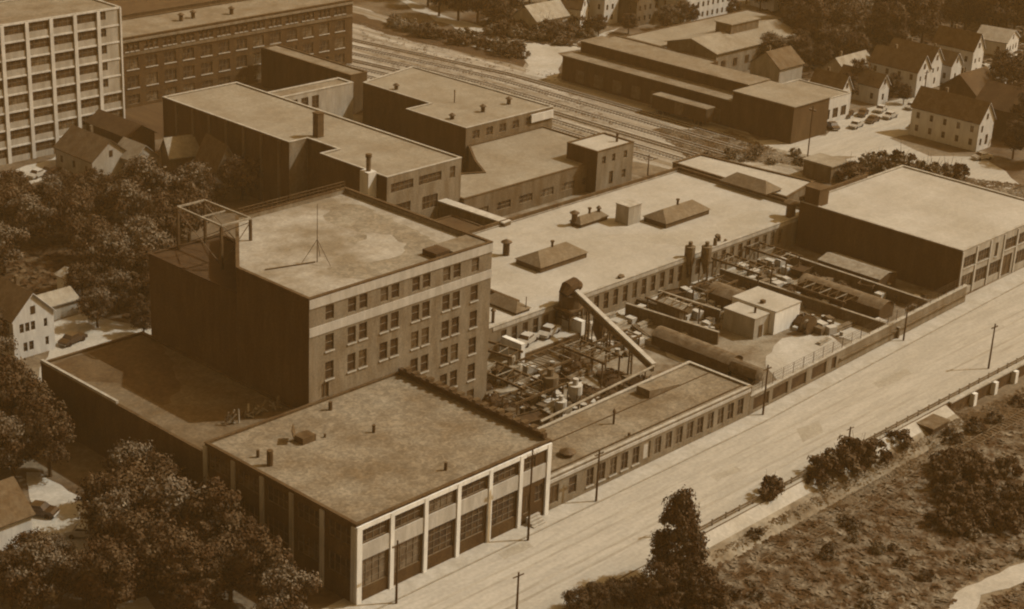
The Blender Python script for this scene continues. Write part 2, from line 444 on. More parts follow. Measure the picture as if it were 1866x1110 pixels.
sheet('painted_shade', pxs([(225, 175), (318, 160), (312, 250), (235, 262), (180, 215)]), .05, M_CINDER_SHADE, .5, 4)  # dark sheet: shade between tower and long block painted on the ground
sheet('driveway', pxs([(52, 860), (70, 862), (145, 905), (160, 945), (165, 1010), (195, 1045), (150, 1055), (70, 1010), (-20, 1060), (-40, 1040), (58, 1000), (55, 920)]), .05, M_PAVE, .4, 2)
sheet('front_lot', pxs([(215, 1102), (262, 1088), (290, 1120), (380, 1100), (420, 1125), (200, 1150)]), .05, M_PAVE, .4, 2)
# land beyond the street
bk = MB()
for i in range(44):
    a_, b_ = 20 + i * 1.95, 20 + (i + 1) * 1.95
    for va, vb, m in ((-19.4, -17.62, M_PAVE), (-22.2, -19.4, M_FIELD)):
        bk.face([(a_, va, gz(0, va) + .03), (b_, va, gz(0, va) + .03), (b_, vb, gz(0, vb) + .03), (a_, vb, gz(0, vb) + .03)], m)
struct('bank', bk)
sheet('rough_grassland', [(-40, -22.6), (300, -22.6), (420, -60), (420, -200), (-40, -200)], -2.17, M_GRASS)
sheet('sandy_path', pxs([(1725, 1120), (1745, 1080), (1800, 1052), (1880, 1020), (1900, 1050), (1790, 1085), (1770, 1130)], -2.15), -2.14, M_PAVE, .4, 2)
sheet('bare_patch', pxs([(1560, 1110), (1570, 1075), (1640, 1070), (1680, 1095), (1690, 1120)], -2.15), -2.13, M_FIELD, .4, 2)
# ------------------------------------------------------------------ front building (nearest corner)
S6 = 34.0 / 6
ops = []
for i in range(6):
    a = i * S6 + .62; bb = (i + 1) * S6 - .62
    if i < 5:
        ops.append((a, bb, 8.05, 10.0, 'steel', 0)); ops.append((a, bb, 1.9, 5.75, 'steel', 0))
    else:
        ops.append((a + .3, a + 2.2, 8.0, 9.9, 'steel', 0)); ops.append((a + .3, a + 1.6, 1.5, 4.3, 'door', 0))
        ops.append((a + 2.4, bb - .3, 2.6, 5.0, 'steel', 0))
wops = []
for i in range(5):
    a = i * 5.8 + .9; wops.append((a, a + 4.0, 7.6, 9.8, 'steel', 0)); wops.append((a, a + 4.0, 2.9, 5.6, 'steel', 0))
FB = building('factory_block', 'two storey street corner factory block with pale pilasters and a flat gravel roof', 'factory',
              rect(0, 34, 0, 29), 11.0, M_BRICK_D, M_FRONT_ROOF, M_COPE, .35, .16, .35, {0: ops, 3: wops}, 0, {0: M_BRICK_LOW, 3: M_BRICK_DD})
for i in range(7):
    p = MB(); x = i * S6; w = .62 if 0 < i < 6 else .75
    x0 = x - w / 2 if 0 < i < 6 else (0.0 if i == 0 else 34 - w * 1.0)
    p.box(x0 - (.06 if i == 0 else 0), x0 + w, -.28, -.005, 0, 10.6, M_PALE); p.build('pilaster', FB)
p = MB()
for i in range(6):
    x0 = i * S6 + (.75 if i == 0 else .31); x1 = (i + 1) * S6 - (.75 if i == 5 else .31)
    p.box(x0, x1, -.22, -.005, 10.02, 10.62, M_PALE)
p.build('beam', FB)
p = MB()
for i in range(6):
    x0 = i * S6 + (.75 if i == 0 else .31); x1 = (i + 1) * S6 - (.75 if i == 5 else .31)
    p.box(x0, x1, -.16, -.005, 5.85, 7.95, M_BAND)
p.build('spandrel', FB)
for i in range(6):
    p = MB(); y = i * 5.7 + .0; p.box(-.22, -.005, y, y + .7, 0, 10.5, M_BAND if i in (0, 1, 3, 5) else M_TAN); p.build('pilaster', FB)
st = MB()
for k in range(4): st.box(29.6, 31.9, -.35 - .35 * (4 - k), -.3, .0 + k * .3, .3 + k * .3, M_COPE_L)
st.build('steps', FB)

rp = random.Random(9)
def patch(parent, pix, z, m, name='tar_shade_patch'):
    o = parent.location; pts = jitter([tuple(P(x, y, z)[:2]) for x, y in pix], .5, 1.2, rp)
    p = MB(); p.poly([(x - o.x, y - o.y) for x, y in pts], z - o.z, m); p.build(name, parent)
# ------------------------------------------------------------------ low wing on the left
LW = building('low_wing', 'long low dark wing with a parapet step, left of the tall brick block', 'factory',
              rect(.02, 17.38, 29.02, 66.8), 9.4, M_BRICK_DD, M_WING, M_COPE, .3, .14, .35)
p = MB(); p.box(-.02, .4, 19.5, 37.78, 9.4, 9.8, M_COPE_L); p.build('parapet_step', LW)
patch(LW, [(98, 664), (160, 696), (200, 694), (232, 704), (300, 740), (330, 700), (290, 612), (270, 606)], 9.11, M_WING_SHADE)  # shade over the far end of this roof, painted as a dark patch

# ------------------------------------------------------------------ tall block
tz = [(22.3, 24.4), (17.8, 20.2), (13.6, 16.2), (9.4, 12.0), (5.2, 7.8), (1.2, 3.6)]
ops = []
for r, (za, zb) in enumerate(tz):
    for c, w2 in ((3.6, 0), (8.6, 1), (14.5, 1), (20.5, 1), (26.5, 1), (31.2, 0)):
        if r >= 3 and c < 19: continue
        sill = r > 0
        if w2:
            ops.append((c - 1.75, c - .3, za, zb, 'sash', sill)); ops.append((c + .3, c + 1.75, za, zb, 'sash', sill))
        else: ops.append((c - .75, c + .75, za, zb, 'sash', sill))
ops.append((2.2, 3.5, 11.0, 13.2, 'door', 0))
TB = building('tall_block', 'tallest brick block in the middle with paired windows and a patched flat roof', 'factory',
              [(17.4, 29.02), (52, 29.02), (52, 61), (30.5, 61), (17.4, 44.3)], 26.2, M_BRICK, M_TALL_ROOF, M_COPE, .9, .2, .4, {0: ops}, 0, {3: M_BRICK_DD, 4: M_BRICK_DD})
patch(TB, [(600, 372), (650, 372), (700, 392), (770, 425), (800, 448), (800, 470), (740, 492), (660, 510), (610, 505), (600, 488), (680, 478), (735, 462), (745, 445), (700, 425), (640, 420), (590, 400)], 25.31, M_TAR_PATCH)
patch(TB, [(628, 432), (665, 425), (668, 438), (640, 446)], 25.315, M_TAR_PATCH)
p = MB()
p.box(0, 34.6, -.12, -.005, 24.65, 25.95, M_BAND); p.build('cornice_band', TB)
p = MB(); p.box(0, 34.6, -.1, -.005, 20.6, 21.9, M_BAND); p.build('stone_band', TB)
p = MB(); p.box(27.5, 34.0, .6, 4.8, 25.28, 26.0, M_DULL_ROOF); p.box(24.6, 27.4, 1.4, 4.2, 25.28, 26.2, M_TARD); p.build('roof_hatch', TB)
p = MB()
for k in range(24):
    x = 13.4 + k * .9
    p.tube([(x, 31.6, 26.2), (x, 31.6, 27.3)], .05, M_STEEL, 5)
p.bar((13.1, 31.6, 27.3), (34, 31.6, 27.3), .1, .1, M_STEEL); p.bar((13.1, 31.6, 26.8), (34, 31.6, 26.8), .08, .08, M_STEEL)
p.build('railing', TB)
TBL = building('lower_block', 'dark lower back part behind the corner of the tall brick block', 'factory',
               [(17.4, 44.33), (30.48, 61.03), (30.48, 64.6), (17.4, 64.6)], 22.4, M_BRICK_DD, M_FELT_SHADE, M_FELT_SHADE, .3, .15, .35)
# steel frame on the lower block
FR = thing('roof_scaffold', 'pale steel tank frame standing on posts at the back corner of the tall roof', 'frame', (24.4, 58.4, 22.1))
fz = 6.6
p = MB()
cs = [(-2.6, -5.2), (2.6, -5.2), (2.4, 5.2), (-2.4, 5.2)]
for i in range(4):
    aa, bb = cs[i], cs[(i + 1) % 4]; p.bar((aa[0], aa[1], fz), (bb[0], bb[1], fz), .26, .24, M_TIMBER)
p.bar((-2.4, 0, fz - .2), (2.4, 0, fz - .2), .16, .2, M_TIMBER)
p.build('top_frame', FR)
for c in cs:
    p = MB(); p.bar((c[0], c[1], 0), (c[0], c[1], fz - .2), .36, .34, M_STEEL); p.build('post', FR)
p = MB()
for i in (0, 1, 3):
    aa, bb = cs[i], cs[(i + 1) % 4]; p.bar((aa[0], aa[1], .6), (bb[0], bb[1], fz - .6), .1, .1, M_MIDC)
    p.bar((bb[0], bb[1], .6), (aa[0], aa[1], fz - .6), .1, .1, M_STEEL)
p.build('bracing', FR)
# tripod mast on the tall roof
mp = P(578, 478, 25.3)
MS = thing('roof_mast', 'thin mast with tripod struts standing on the patched tall roof', 'mast', (mp.x, mp.y, 25.3))
p = MB(); p.tube([(0, 0, 0), (0, 0, 8.6)], [.07, .04], M_STEEL, 6); p.build('pole', MS)
for k in range(3):
    t = R_(40 + 120 * k); p = MB(); p.tube([(math.cos(t) * 2.4, math.sin(t) * 2.4, .02), (0, 0, 3.4)], .045, M_STEEL, 5); p.build('strut', MS)
p = MB(); p.bar((-7.5, 2.2, .1), (-.3, .1, .1), .22, .12, M_STEEL); p.build('guy_plank', MS)

# ------------------------------------------------------------------ big white-roofed shop
ops = [(52.5 - 52 + 14.5 + 2.5 * k, 52.5 - 52 + 14.5 + 2.5 * k + 1.25, 1.3, 4.3, 'arch', 0) for k in range(31)]
WR = building('white_roofed_shop', 'long shop with the palest flat roof and a row of tall windows', 'factory',
              rect(52.03, 153, 40.5, 73.6), 5.6, M_BRICK, M_WHITE_ROOF, M_COPE_L, .3, .14, .4, {0: ops})
p = MB(); p.box(0, 101, 32.75, 33.15, 5.6, 6.2, M_COPE); p.box(100.6, 101, 2, 32.7, 5.6, 6.25, M_COPE); p.build('parapet', WR)
p = MB(); p.box(13, 100.9, -.12, -.005, 4.75, 5.3, M_COPE_L); p.build('cornice', WR)
patch(WR, [(1050, 428), (1180, 425), (1290, 415), (1360, 385), (1425, 385), (1395, 408), (1330, 430), (1250, 448), (1150, 440)], 5.31, M_ROOF_BAND, 'roof_band')
S2 = building('narrow_roofed_annex', 'narrow pale-roofed annex behind the far end of the white-roofed shop', 'annex',
              [(154.2, 47.5), (167, 50), (163.5, 76), (154.2, 76)], 6.3, M_BRICK_D, M_WHITE_ROOF, M_COPE, .3, .16, .4)

def hip(name, label, x0, x1, y0, y1, z, wall_h, roof_h, rm=None, group=None, pipe=True, cat='roof lantern', hz=.5):
    t = thing(name, label, cat, ((x0 + x1) / 2, (y0 + y1) / 2, z), 0, group)
    w, l = (x1 - x0) / 2, (y1 - y0) / 2
    p = MB(); p.box(-w, w, -l, l, 0, wall_h, M_STEEL, skip='t'); p.build('base', t)
    p = MB(); o = .25; W2, L2 = w + o, l + o; m = rm or M_DARKHIP
    if w > l: A, B_ = (-(w - l * hz * 1.6), 0, wall_h + roof_h), ((w - l * hz * 1.6), 0, wall_h + roof_h)
    else: A, B_ = (0, -(l - w * hz * 1.6), wall_h + roof_h), (0, (l - w * hz * 1.6), wall_h + roof_h)
    c = [(-W2, -L2, wall_h), (W2, -L2, wall_h), (W2, L2, wall_h), (-W2, L2, wall_h)]
    if w > l:
        p.face([c[0], c[1], B_, A], m); p.face([c[1], c[2], B_], m); p.face([c[2], c[3], A, B_], m); p.face([c[3], c[0], A], m)
    else:
        p.face([c[0], c[1], A], m); p.face([c[1], c[2], B_, A], m); p.face([c[2], c[3], B_], m); p.face([c[3], c[0], A, B_], m)
    p.face([c[3], c[2], c[1], c[0]], m)
    p.build('roof', t)
    if pipe:
        p = MB(); p.tube([(0, 0, wall_h + roof_h * .7), (0, 0, wall_h + roof_h + .8)], .22, M_STEEL, 8)
        p.tube([(0, 0, wall_h + roof_h + .8), (0, 0, wall_h + roof_h + 1.05)], .36, M_STEEL, 8); p.build('vent', t)
    return t
M_DARKHIP = mat('lantern_roof', 112, 8, .5, 10)
x0, x1, y0, y1 = foot((934, 483), (985, 498), (1062, 467), 5.3)
hip('roof_lantern', 'dark hipped roof lantern nearest the tall block on the white roof', x0, x1, y0, y1, 5.3, 1.0, 1.7)
x0, x1, y0, y1 = foot((1174, 403), (1213, 417), (1291, 390), 5.3)
hip('roof_lantern', 'large dark hipped roof lantern right of the box on the white roof', x0, x1, y0, y1, 5.3, 1.0, 1.7)
x0, x1, y0, y1 = foot((1043, 408), (1058, 416), (1112, 402), 5.3)
hip('roof_lantern', 'small low hipped roof lantern left of the box on the white roof', x0, x1, y0, y1, 5.3, .7, 1.1)
x0, x1, y0, y1 = foot((1338, 345), (1395, 358), (1410, 352), 6.0)
hip('roof_lantern', 'brown hipped roof lantern on the narrow annex roof', x0, x0 + 5, y0, y0 + 11, 6.0, .5, 1.7, pipe=False)
x0, x1, y0, y1 = foot((905, 553), (940, 575), (957, 567), 5.3)
hip('roof_lantern', 'small hipped roof lantern beside the foot of the tall block', x0, x0 + 3.2, y0, y0 + 7.5, 5.3, .5, 1.2, pipe=False)
x0, x1, y0, y1 = foot((1118, 405), (1144, 412), (1168, 405), 5.3)
t = thing('roof_box', 'square plant box between two lanterns on the white roof', 'roof box', (x0, y0, 5.3))
p = MB(); p.box(0, x1 - x0, 0, y1 - y0, 0, 3.6, M_TAN); p.build('casing', t)
p = MB(); p.box(-.12, x1 - x0 + .12, -.12, y1 - y0 + .12, 3.6, 3.75, M_COPE_L); p.build('lid', t)
t = thing('roof_wall', 'low dark firewall near the near left edge of the white roof', 'wall', tuple(P(912, 545, 5.3)[:2]) + (5.3,))
p = MB(); p.box(-.3, .3, -4, 6, 0, 1.0, M_COPE); p.build('panel', t)

def vent(label, px, py, z, h, r=.3, cap=True, m=None, rain=False, group=None, cat='roof vent', name='roof_vent'):
    q = P(px, py, z); m = m or M_STEEL
    t = thing(name, label, cat, (q.x, q.y, z), 0, group)
    p = MB(); p.tube([(0, 0, -.02), (0, 0, h)], r, m, 10); p.build('pipe', t)
    if cap:
        p = MB(); p.tube([(0, 0, h), (0, 0, h + .12), (0, 0, h + .55)], [r * 1.7, r * 1.7, r * .3], m, 10); p.build('cap', t)
    return t
vent('dark capped vent at the left of the small lantern on the white roof', 1046, 411, 5.3, 2.4, .55)
vent('stout dark capped vent beside the tall block on the white roof', 922, 465, 5.3, 2.4, .6)
vent('short dark pipe behind the lantern row on the white roof', 1090, 400, 5.3, 2.2, .3)
vent('square-looking dark ventilator at the far right end of the white roof', 1440, 395, 5.3, 2.8, .9)
vent('small pipe at the near left edge of the white roof, next to the tall block', 898, 588, 5.3, 2.0, .25)
vent('thin mast at the near edge of the white roof', 958, 568, 5.3, 2.6, .07, False)
vent('tall square-topped flue near the left edge of the front roof', 492, 848, 10.65, 2.1, .42, False)
vent('short pipe left of the tall flue on the front roof', 470, 833, 10.65, 1.0, .22, False)
vent('little stub pipe in the middle of the front roof', 681, 788, 10.65, 1.1, .22, False)
vent('little stub pipe near the right side of the front roof', 812, 857, 10.65, 1.1, .22, False)
vent('stub pipe at the back of the front roof near the tall block', 602, 747, 10.65, 1.2, .28, False)
vent('tiny stub beside the box on the front roof', 592, 797, 10.65, .5, .16, False)
vent('small dark pipe at the back edge of the front roof', 668, 697, 10.65, .7, .25, False)
vent('T-topped pipe on the low street roof', 1118, 773, 4.7, 1.9, .16)
vent('small dark stub on the low street roof', 1146, 796, 4.7, .6, .2, False)
vent('small dark cowl at the near left end of the low street roof', 1034, 830, 4.7, .5, .7)
q = P(552, 812, 10.65)
t = thing('roof_hatch', 'dark open hatch box on the front roof', 'roof hatch', (q.x, q.y, 10.65))
p = MB(); p.box(0, 2.2, 0, 1.8, 0, .9, M_STEEL); p.build('box', t)
p = MB(); p.bar((0, 1.7, .9), (-.2, 1.9, 2.0), 2.0, .1, M_STEEL); p.build('lid', t)

# ------------------------------------------------------------------ low street range and boundary wall
ops = [(.8, 2.6, .8, 3.5, 'door', 0), (4.6, 6.2, 1.0, 3.6, 'sash', 0)]
for k in range(15):
    ops.append((8.2 + 2.42 * k, 8.2 + 2.42 * k + 1.45, .95, 3.6, 'panel' if k == 5 else 'steel', 1 if k < 5 else 0))
LS = building('street_range', 'low single storey street range with a close row of dark windows', 'workshop',
              [(34.03, .4), (79.2, .3), (79.2, 12.2), (34.03, 11.4)], 5.1, M_BRICK, M_FRONT_ROOF, M_COPE_L, .35, .14, .35, {0: ops})
p = MB(); p.box(0.1, 45, -.2, -.003, 4.15, 4.6, M_BAND); p.build('cornice', LS)
p = MB(); p.box(.2, 44.6, 1.15, 1.3, 4.78, 4.95, M_COPE); p.box(8, 44.6, 7.3, 7.42, 4.78, 4.9, M_COPE); p.build('roof_kerb', LS)
x0, x1, y0, y1 = foot((1157, 718), (1183, 727), (1230, 700), 4.75)
t = thing('skylight', 'wedge shaped skylight on the low street roof', 'skylight', (x0, y0, 4.75))
p = MB(); w_, l_ = x1 - x0, y1 - y0
p.face([(0, 0, 0), (w_, 0, 0), (w_, 0, .25), (0, 0, 1.3)], M_MIDC); p.face([(0, l_, 0), (0, 0, 0), (0, 0, 1.3), (0, l_, 1.3)], M_MIDC)
p.face([(w_, l_, 0), (0, l_, 0), (0, l_, 1.3), (w_, l_, .25)], M_MIDC); p.face([(w_, 0, 0), (w_, l_, 0), (w_, l_, .25), (w_, 0, .25)], M_MIDC)
p.face([(0, 0, 1.3), (w_, 0, .25), (w_, l_, .25), (0, l_, 1.3)], M_FRONT_ROOF); p.build('hood', t)

# boundary wall with openings, wire fence on top
wa = Vector((79.25, .45, 0)); wb = Vector((146.8, 3.1, 0)); wl = (wb - wa).length; dang = math.atan2(wb.y - wa.y, wb.x - wa.x)
BW = thing('boundary_wall', 'long brick boundary wall with blocked openings along the street in front of the yard', 'wall', wa, dang)
ops = []
s = 1.2
rr = random.Random(5)
while s < 25:
    w_ = rr.choice((1.4, 3.4, 4.2)); ops.append((s, s + w_, .4, 2.5, 'louvre', 0)); s += w_ + rr.choice((.8, 1.0, 1.6))
p = MB()
wall_face(p, (0, 0, 0), Vector((1, 0, 0)), wl, 0, 3.1, ops, M_BRICK, .2)
p.face([(0, .4, 3.1), (0, .4, 0), (wl, .4, 0), (wl, .4, 3.1)][::-1], M_BRICK); p.face([(0, 0, 0), (0, 0, 3.1), (0, .4, 3.1), (0, .4, 0)], M_BRICK)
p.build('wall', BW)
p = MB(); p.box(0, wl, -.15, .55, 3.1, 3.28, M_COPE_L); p.build('coping', BW)
for q in ops: put_window(BW, (0, 0, 0), 0, q[0], q[2], q[1] - q[0], q[3] - q[2], 'louvre', 0)
p = MB(); p.box(25.5, wl, -.35, -.02, 1.55, 1.75, M_BRICK_D); p.build('ledge', BW)
WF = thing('wire_fence', 'tall wire fence on posts along the top of the boundary wall', 'fence', wa + Vector((0, .2, 3.28)), dang)
for k in range(24):
    x = .6 + k * 2.85; p = MB(); p.tube([(x, 0, 0), (x, 0, 1.9)], .05, M_STEEL, 5); p.build('post', WF)
p = MB()
for z in (.5, 1.0, 1.5, 1.88): p.bar((.5, 0, z), (66, 0, z), .03, .03, M_STEEL)
for k in range(130): p.bar((.6 + k * .5, .0, .1), (.6 + k * .5, .0, 1.85), .018, .018, M_STEEL)
p.build('wire_mesh', WF)

# ------------------------------------------------------------------ right block
ops = []
for k in range(7):
    a = .9 + k * 4.9
    if k != 2: ops.append((a, a + 3.9, 5.3, 7.4, 'steel', 1))
    else: ops.append((a + 1.2, a + 2.2, 4.9, 7.6, 'steel', 1))
    if k != 3: ops.append((a, a + 3.9, 1.3, 3.9, 'steel', 0))
    else: ops.append((a, a + 3.2, .1, 4.2, 'door', 0))
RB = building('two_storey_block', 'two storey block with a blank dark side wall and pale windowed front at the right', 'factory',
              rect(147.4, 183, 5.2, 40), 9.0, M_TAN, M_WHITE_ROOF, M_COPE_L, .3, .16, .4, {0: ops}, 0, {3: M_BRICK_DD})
p = MB(); p.box(.02, 22.5, 34.6, 35.1, 9, 9.7, M_COPE); p.build('parapet', RB)
for k in range(8):
    p = MB(); p.box(.03 + k * 4.9, .55 + k * 4.9, -.16, -.004, 0, 8.6, M_BAND); p.build('pilaster', RB)
q = P(1463, 375, 9)
t = thing('stair_head', 'dark brick stair head on the back left corner of the right block', 'stair head', (147.5, 36.6, 8.75))
p = MB(); p.box(0, 3.2, -.6, 2.6, 0, 3.2, M_BRICK_DD); p.build('walls', t)
p = MB(); p.box(-.15, 3.35, -.75, 2.75, 3.2, 3.4, M_COPE); p.build('roof', t)

# ------------------------------------------------------------------ middle block, northern blocks
ops = [(1.0, 6.6, 10.6, 12.4, 'steel', 0), (8.0, 13.8, 10.6, 12.4, 'steel', 0), (16.0, 17.4, 10.4, 12.7, 'sash', 0),
       (2.0, 6.0, 5.6, 8.2, 'steel', 0), (9.0, 13.0, 5.6, 8.2, 'steel', 0)]
MBk = building('long_block', 'long flat-roofed block behind the tall block with a dark side wall and square flue', 'factory',
               [(86, 88), (105, 88), (105, 155.5), (86, 155.5), (86, 115.4), (90.5, 115.4), (90.5, 106.5), (86, 106.5)], 14.0,
               M_BRICK, M_MID_ROOF, M_COPE_L, .3, .14, .35, {0: ops}, 0, {3: M_BRICK_DD, 7: M_BRICK_DD, 4: M_BRICK, 5: M_BRICK_DD, 6: M_BRICK_D})
for k in range(7):
    p = MB(); y = 30 + k * 5.4; p.box(-.3, -.005, y, y + .6, 0, 13.6, M_BRICK_D); p.build('pilaster', MBk)
t = thing('square_chimney', 'thick dark square chimney on the corner of the long block roof', 'chimney', tuple(P(580, 249, 13.7)[:2]) + (13.7,))
p = MB(); p.box(-.75, .75, -.75, .75, 0, 4.6, M_STEEL); p.build('stack', t)
p = MB(); p.box(-.85, .85, -.85, .85, 4.6, 4.85, M_COPE); p.build('cap', t)
q = P(682, 352, 3)
t = thing('white_chimney', 'broad white painted chimney breast with a dark pot at the end of the long block', 'chimney', (85.9, 91.8, 0))
p = MB(); p.box(-2.0, 0.0, -1.1, 1.2, 0, 14.4, M_WHITE); p.build('stack', t)
p = MB(); p.tube([(-1, 0, 14.4), (-1, 0, 17.0)], .45, M_MIDC, 10); p.tube([(-1, 0, 17.0), (-1, 0, 17.6)], .6, M_STEEL, 10); p.build('flue', t)

NL = building('low_link_block', 'low wide-roofed link block with a bitten corner, between the long block and the railway', 'factory',
              [(105.03, 87), (153, 87), (153, 110.9), (130.2, 110.9), (124, 103), (120, 96.5), (116, 98.6), (105.03, 99.5)], 6.0,
              M_BRICK_D, M_MID_ROOF, M_COPE, .25, .14, .35, {0: [(3 + 6.2 * k, 6.8 + 6.2 * k, 1.6, 3.2, 'steel', 0) for k in range(7)]})
NBk = building('stepped_block', 'dark-walled block with a pale stepped roof beside the rail yard', 'factory',
               [(129.4, 111), (156, 111), (155, 154), (136.5, 150.5), (136.5, 129), (129.4, 129)], 9.9,
               M_BRICK_D, M_MID_ROOF, M_COPE_L, .25, .14, .3, {0: [(2 + 4 * k, 4 + 4 * k, 7, 8.8, 'steel', 0) for k in range(5)]}, 0, {5: M_BRICK_DD, 3: M_BRICK_DD})
p = MB(); p.box(19.5, 26.4, -.4, -.02, 7.5, 9.2, M_WHITE); p.build('sign_board', NBk)
ST = building('square_tower', 'small square brick tower at the end of the low link block by the tracks', 'tower',
              rect(140.2, 151.5, 84.3, 92.6), 9.2, M_BRICK, M_WHITE_ROOF, M_COPE, .25, .14, .3,
              {0: [(1.5, 2.6, 6.2, 7.8, 'sash', 0), (4.6, 5.6, 6.2, 7.8, 'sash', 0), (8.2, 9.3, 6.2, 7.8, 'sash', 0), (4.0, 5.2, 1.4, 4.2, 'door', 0), (8, 9.2, 2, 3.8, 'sash', 0)]}, 0, {3: M_BRICK_DD})
vent('short flue on the edge of the small square tower', 1124, 258, 9.0, 1.8, .25, False)
CB = building('connecting_block', 'narrow connecting block with a lit end wall and pale coping behind the long block', 'annex',
              rect(105.03, 134, 151, 156), 10.2, M_TAN, M_DULL_ROOF, M_COPE_L, .3, .2, .5,
              {0: [(11 + 3 * k, 13 + 3 * k, 6, 9, 'steel', 0) for k in range(3)]})
DB = building('dark_sided_shed', 'long dark-sided shed with a thin lit roof beside the far brick mill', 'shed',
              rect(139.5, 144.5, 158, 190), 9.4, M_BRICK_DD, M_DULL_ROOF, M_COPE, .25, .14, .3)
p_ = P(850, 240, 9)
for lab, px, py, h in (('forked aerial on the pale stepped roof', 828, 187, 2.4), ('low cowl nearest the front edge of the stepped roof', 880, 204, 1.2),
                       ('low cowl near the far corner of the stepped roof', 927, 190, 1.2), ('little stub at the back left of the stepped roof', 722, 163, .9),
                       ('stub by the near left corner of the stepped roof', 824, 217, .8)):
    vent(lab, px, py, 9.65, h, .12 if 'aerial' in lab else .45)
# walkway roof between the tall block and the long block
a = P(797, 358, 7); b_ = P(925, 405, 6)
t = thing('covered_walkway', 'sloping covered walkway with a pale roof edge behind the tall block', 'walkway', (a.x, a.y, 0))
dv = Vector((b_.x - a.x, b_.y - a.y, 0))
p = MB(); p.bar((0, 0, 6.6), (dv.x, dv.y, 6.0), 2.2, .25, M_STEEL_L); p.build('roof', t)
p = MB(); p.bar((0, 0, 3.4), (dv.x, dv.y, 3.0), 1.9, 6.0, M_BRICK_D); p.build('wall', t)
building('back_shed', 'small dark shed behind the tall block roof, left of the white-roofed shop', 'shed', rect(86, 99, 76, 84), 5.0, M_MIDC, M_DARK_ROOF, M_COPE, .2, .12, .3)

# ------------------------------------------------------------------ concrete tower at top left and mill behind
bay = 5.65; nb = 9; u1 = 89.4; u0 = u1 - nb * bay; fh = 28.7 / 8
ops = []
for f in range(8):
    for k in range(nb):
        if k == nb - 1 and f >= 3: 
            ops.append((k * bay + .5, k * bay + 1.9, f * fh + 1.3, f * fh + 3.1, 'steel', 0)); continue
        ops.append((k * bay + .42, (k + 1) * bay - .42, f * fh + 1.25, f * fh + 3.15, 'steel', 0))
TW = building('concrete_tower', 'tall eight storey loft building with a white concrete grid front at the top left', 'tower block',
              rect(u0, u1, 174.1, 192.3), 28.7, M_TAN, M_DULL_ROOF, M_COPE_L, .3, .16, .4, {0: ops}, 0, {1: M_BRICK_D})
for k in range(nb + 1):
    p = MB(); p.box(max(0, k * bay - .4), min(nb * bay, k * bay + .4), -.3, -.004, 0, 28.5, M_COLUMN); p.build('column', TW)
for f in range(8):
    p = MB()
    for k in range(nb): p.box(k * bay + .41, (k + 1) * bay - .41, -.14, -.004, (f + 1) * fh - .38, (f + 1) * fh - .02, M_COLUMN)
    p.build('floor_beam', TW)
ops = []
for k in range(13):
    x = 1.4 + k * 5.15
    for w_ in range(3): ops.append((x + w_ * 1.4, x + w_ * 1.4 + .95, 13.1, 14.9, 'sash', 1))
    for za, zb in ((8.9, 11.5), (4.6, 7.3)):
        ops.append((x + .3, x + 3.5, za, zb, 'steel', 1))
    ops.append((x + .3, x + 3.5, .8, 3.0, 'steel', 0))
while len(ops) > 96: ops.pop(0)
ML = building('brick_mill', 'long four storey dark brick mill behind the concrete tower', 'mill',
              rect(101.5, 170.8, 192.6, 208), 16.4, M_BRICK_LOW, M_DULL_ROOF, M_COPE, .3, .2, .4, {0: ops}, 0, {1: M_BRICK_DD})
p = MB(); p.box(0, 69.3, -.2, -.004, 12.1, 12.7, M_BRICK_D); p.box(0, 69.3, -.3, -.004, 15.3, 15.8, M_BRICK); p.build('cornice', ML)
for px, py in ((330, 38), (422, 26), (352, 33)):
    vent({330: 'left ventilator on the dark brick mill roof', 422: 'right ventilator on the dark brick mill roof', 352: 'middle ventilator on the dark brick mill roof'}[px], px, py, 16.1, 1.4, .5)
# far mill wing beyond
building('mill_wing', 'long dark range behind the brick mill at the top edge', 'mill', rect(112, 178, 216, 232), 15.0, M_BRICK_DD, M_DARK_ROOF, M_COPE, .3, .16, .4)

# ------------------------------------------------------------------ trackside warehouse
WH = thing('trackside_warehouse', 'very long dark trackside warehouse with two stepped pale roof strips', 'warehouse', (202, 80, 0))
p = MB(); p.box(0, 6, 17, 69.5, 0, 6.2, M_BRICK_DD, skip='t'); p.box(6.01, 14, 17, 69, 0, 9.0, M_BRICK_DD, skip='t'); p.box(0, 14, 0, 16.99, 0, 8.6, M_BRICK_DD, skip='t'); p.build('wall', WH)
p = MB(); p.box(-.3, 5.99, 17.02, 69.8, 6.2, 6.4, M_DULL_ROOF); p.build('roof', WH)
p = MB(); p.box(5.8, 14.3, 17.02, 69.3, 9.0, 9.2, M_DULL_ROOF); p.build('roof', WH)
p = MB(); p.box(-.25, 14.3, -.3, 17.01, 8.6, 8.8, M_MID_ROOF); p.build('roof', WH)
for k in range(8):
    p = MB(); p.box(-.12, -.01, 20 + k * 6, 22.8 + k * 6, .6, 3.6, M_MIDC); p.build('loading_door', WH)
building('warehouse_end', 'pale flat-roofed end bay with a lit front at the street end of the long warehouse', 'shop', rect(216.3, 231, 84, 99), 6.4, M_WHITE, M_MID_ROOF, M_COPE_L, .25, .14, .3,
         {0: [(1 + 3.4 * k, 3.2 + 3.4 * k, 1.2, 3.6, 'steel', 0) for k in range(4)]})
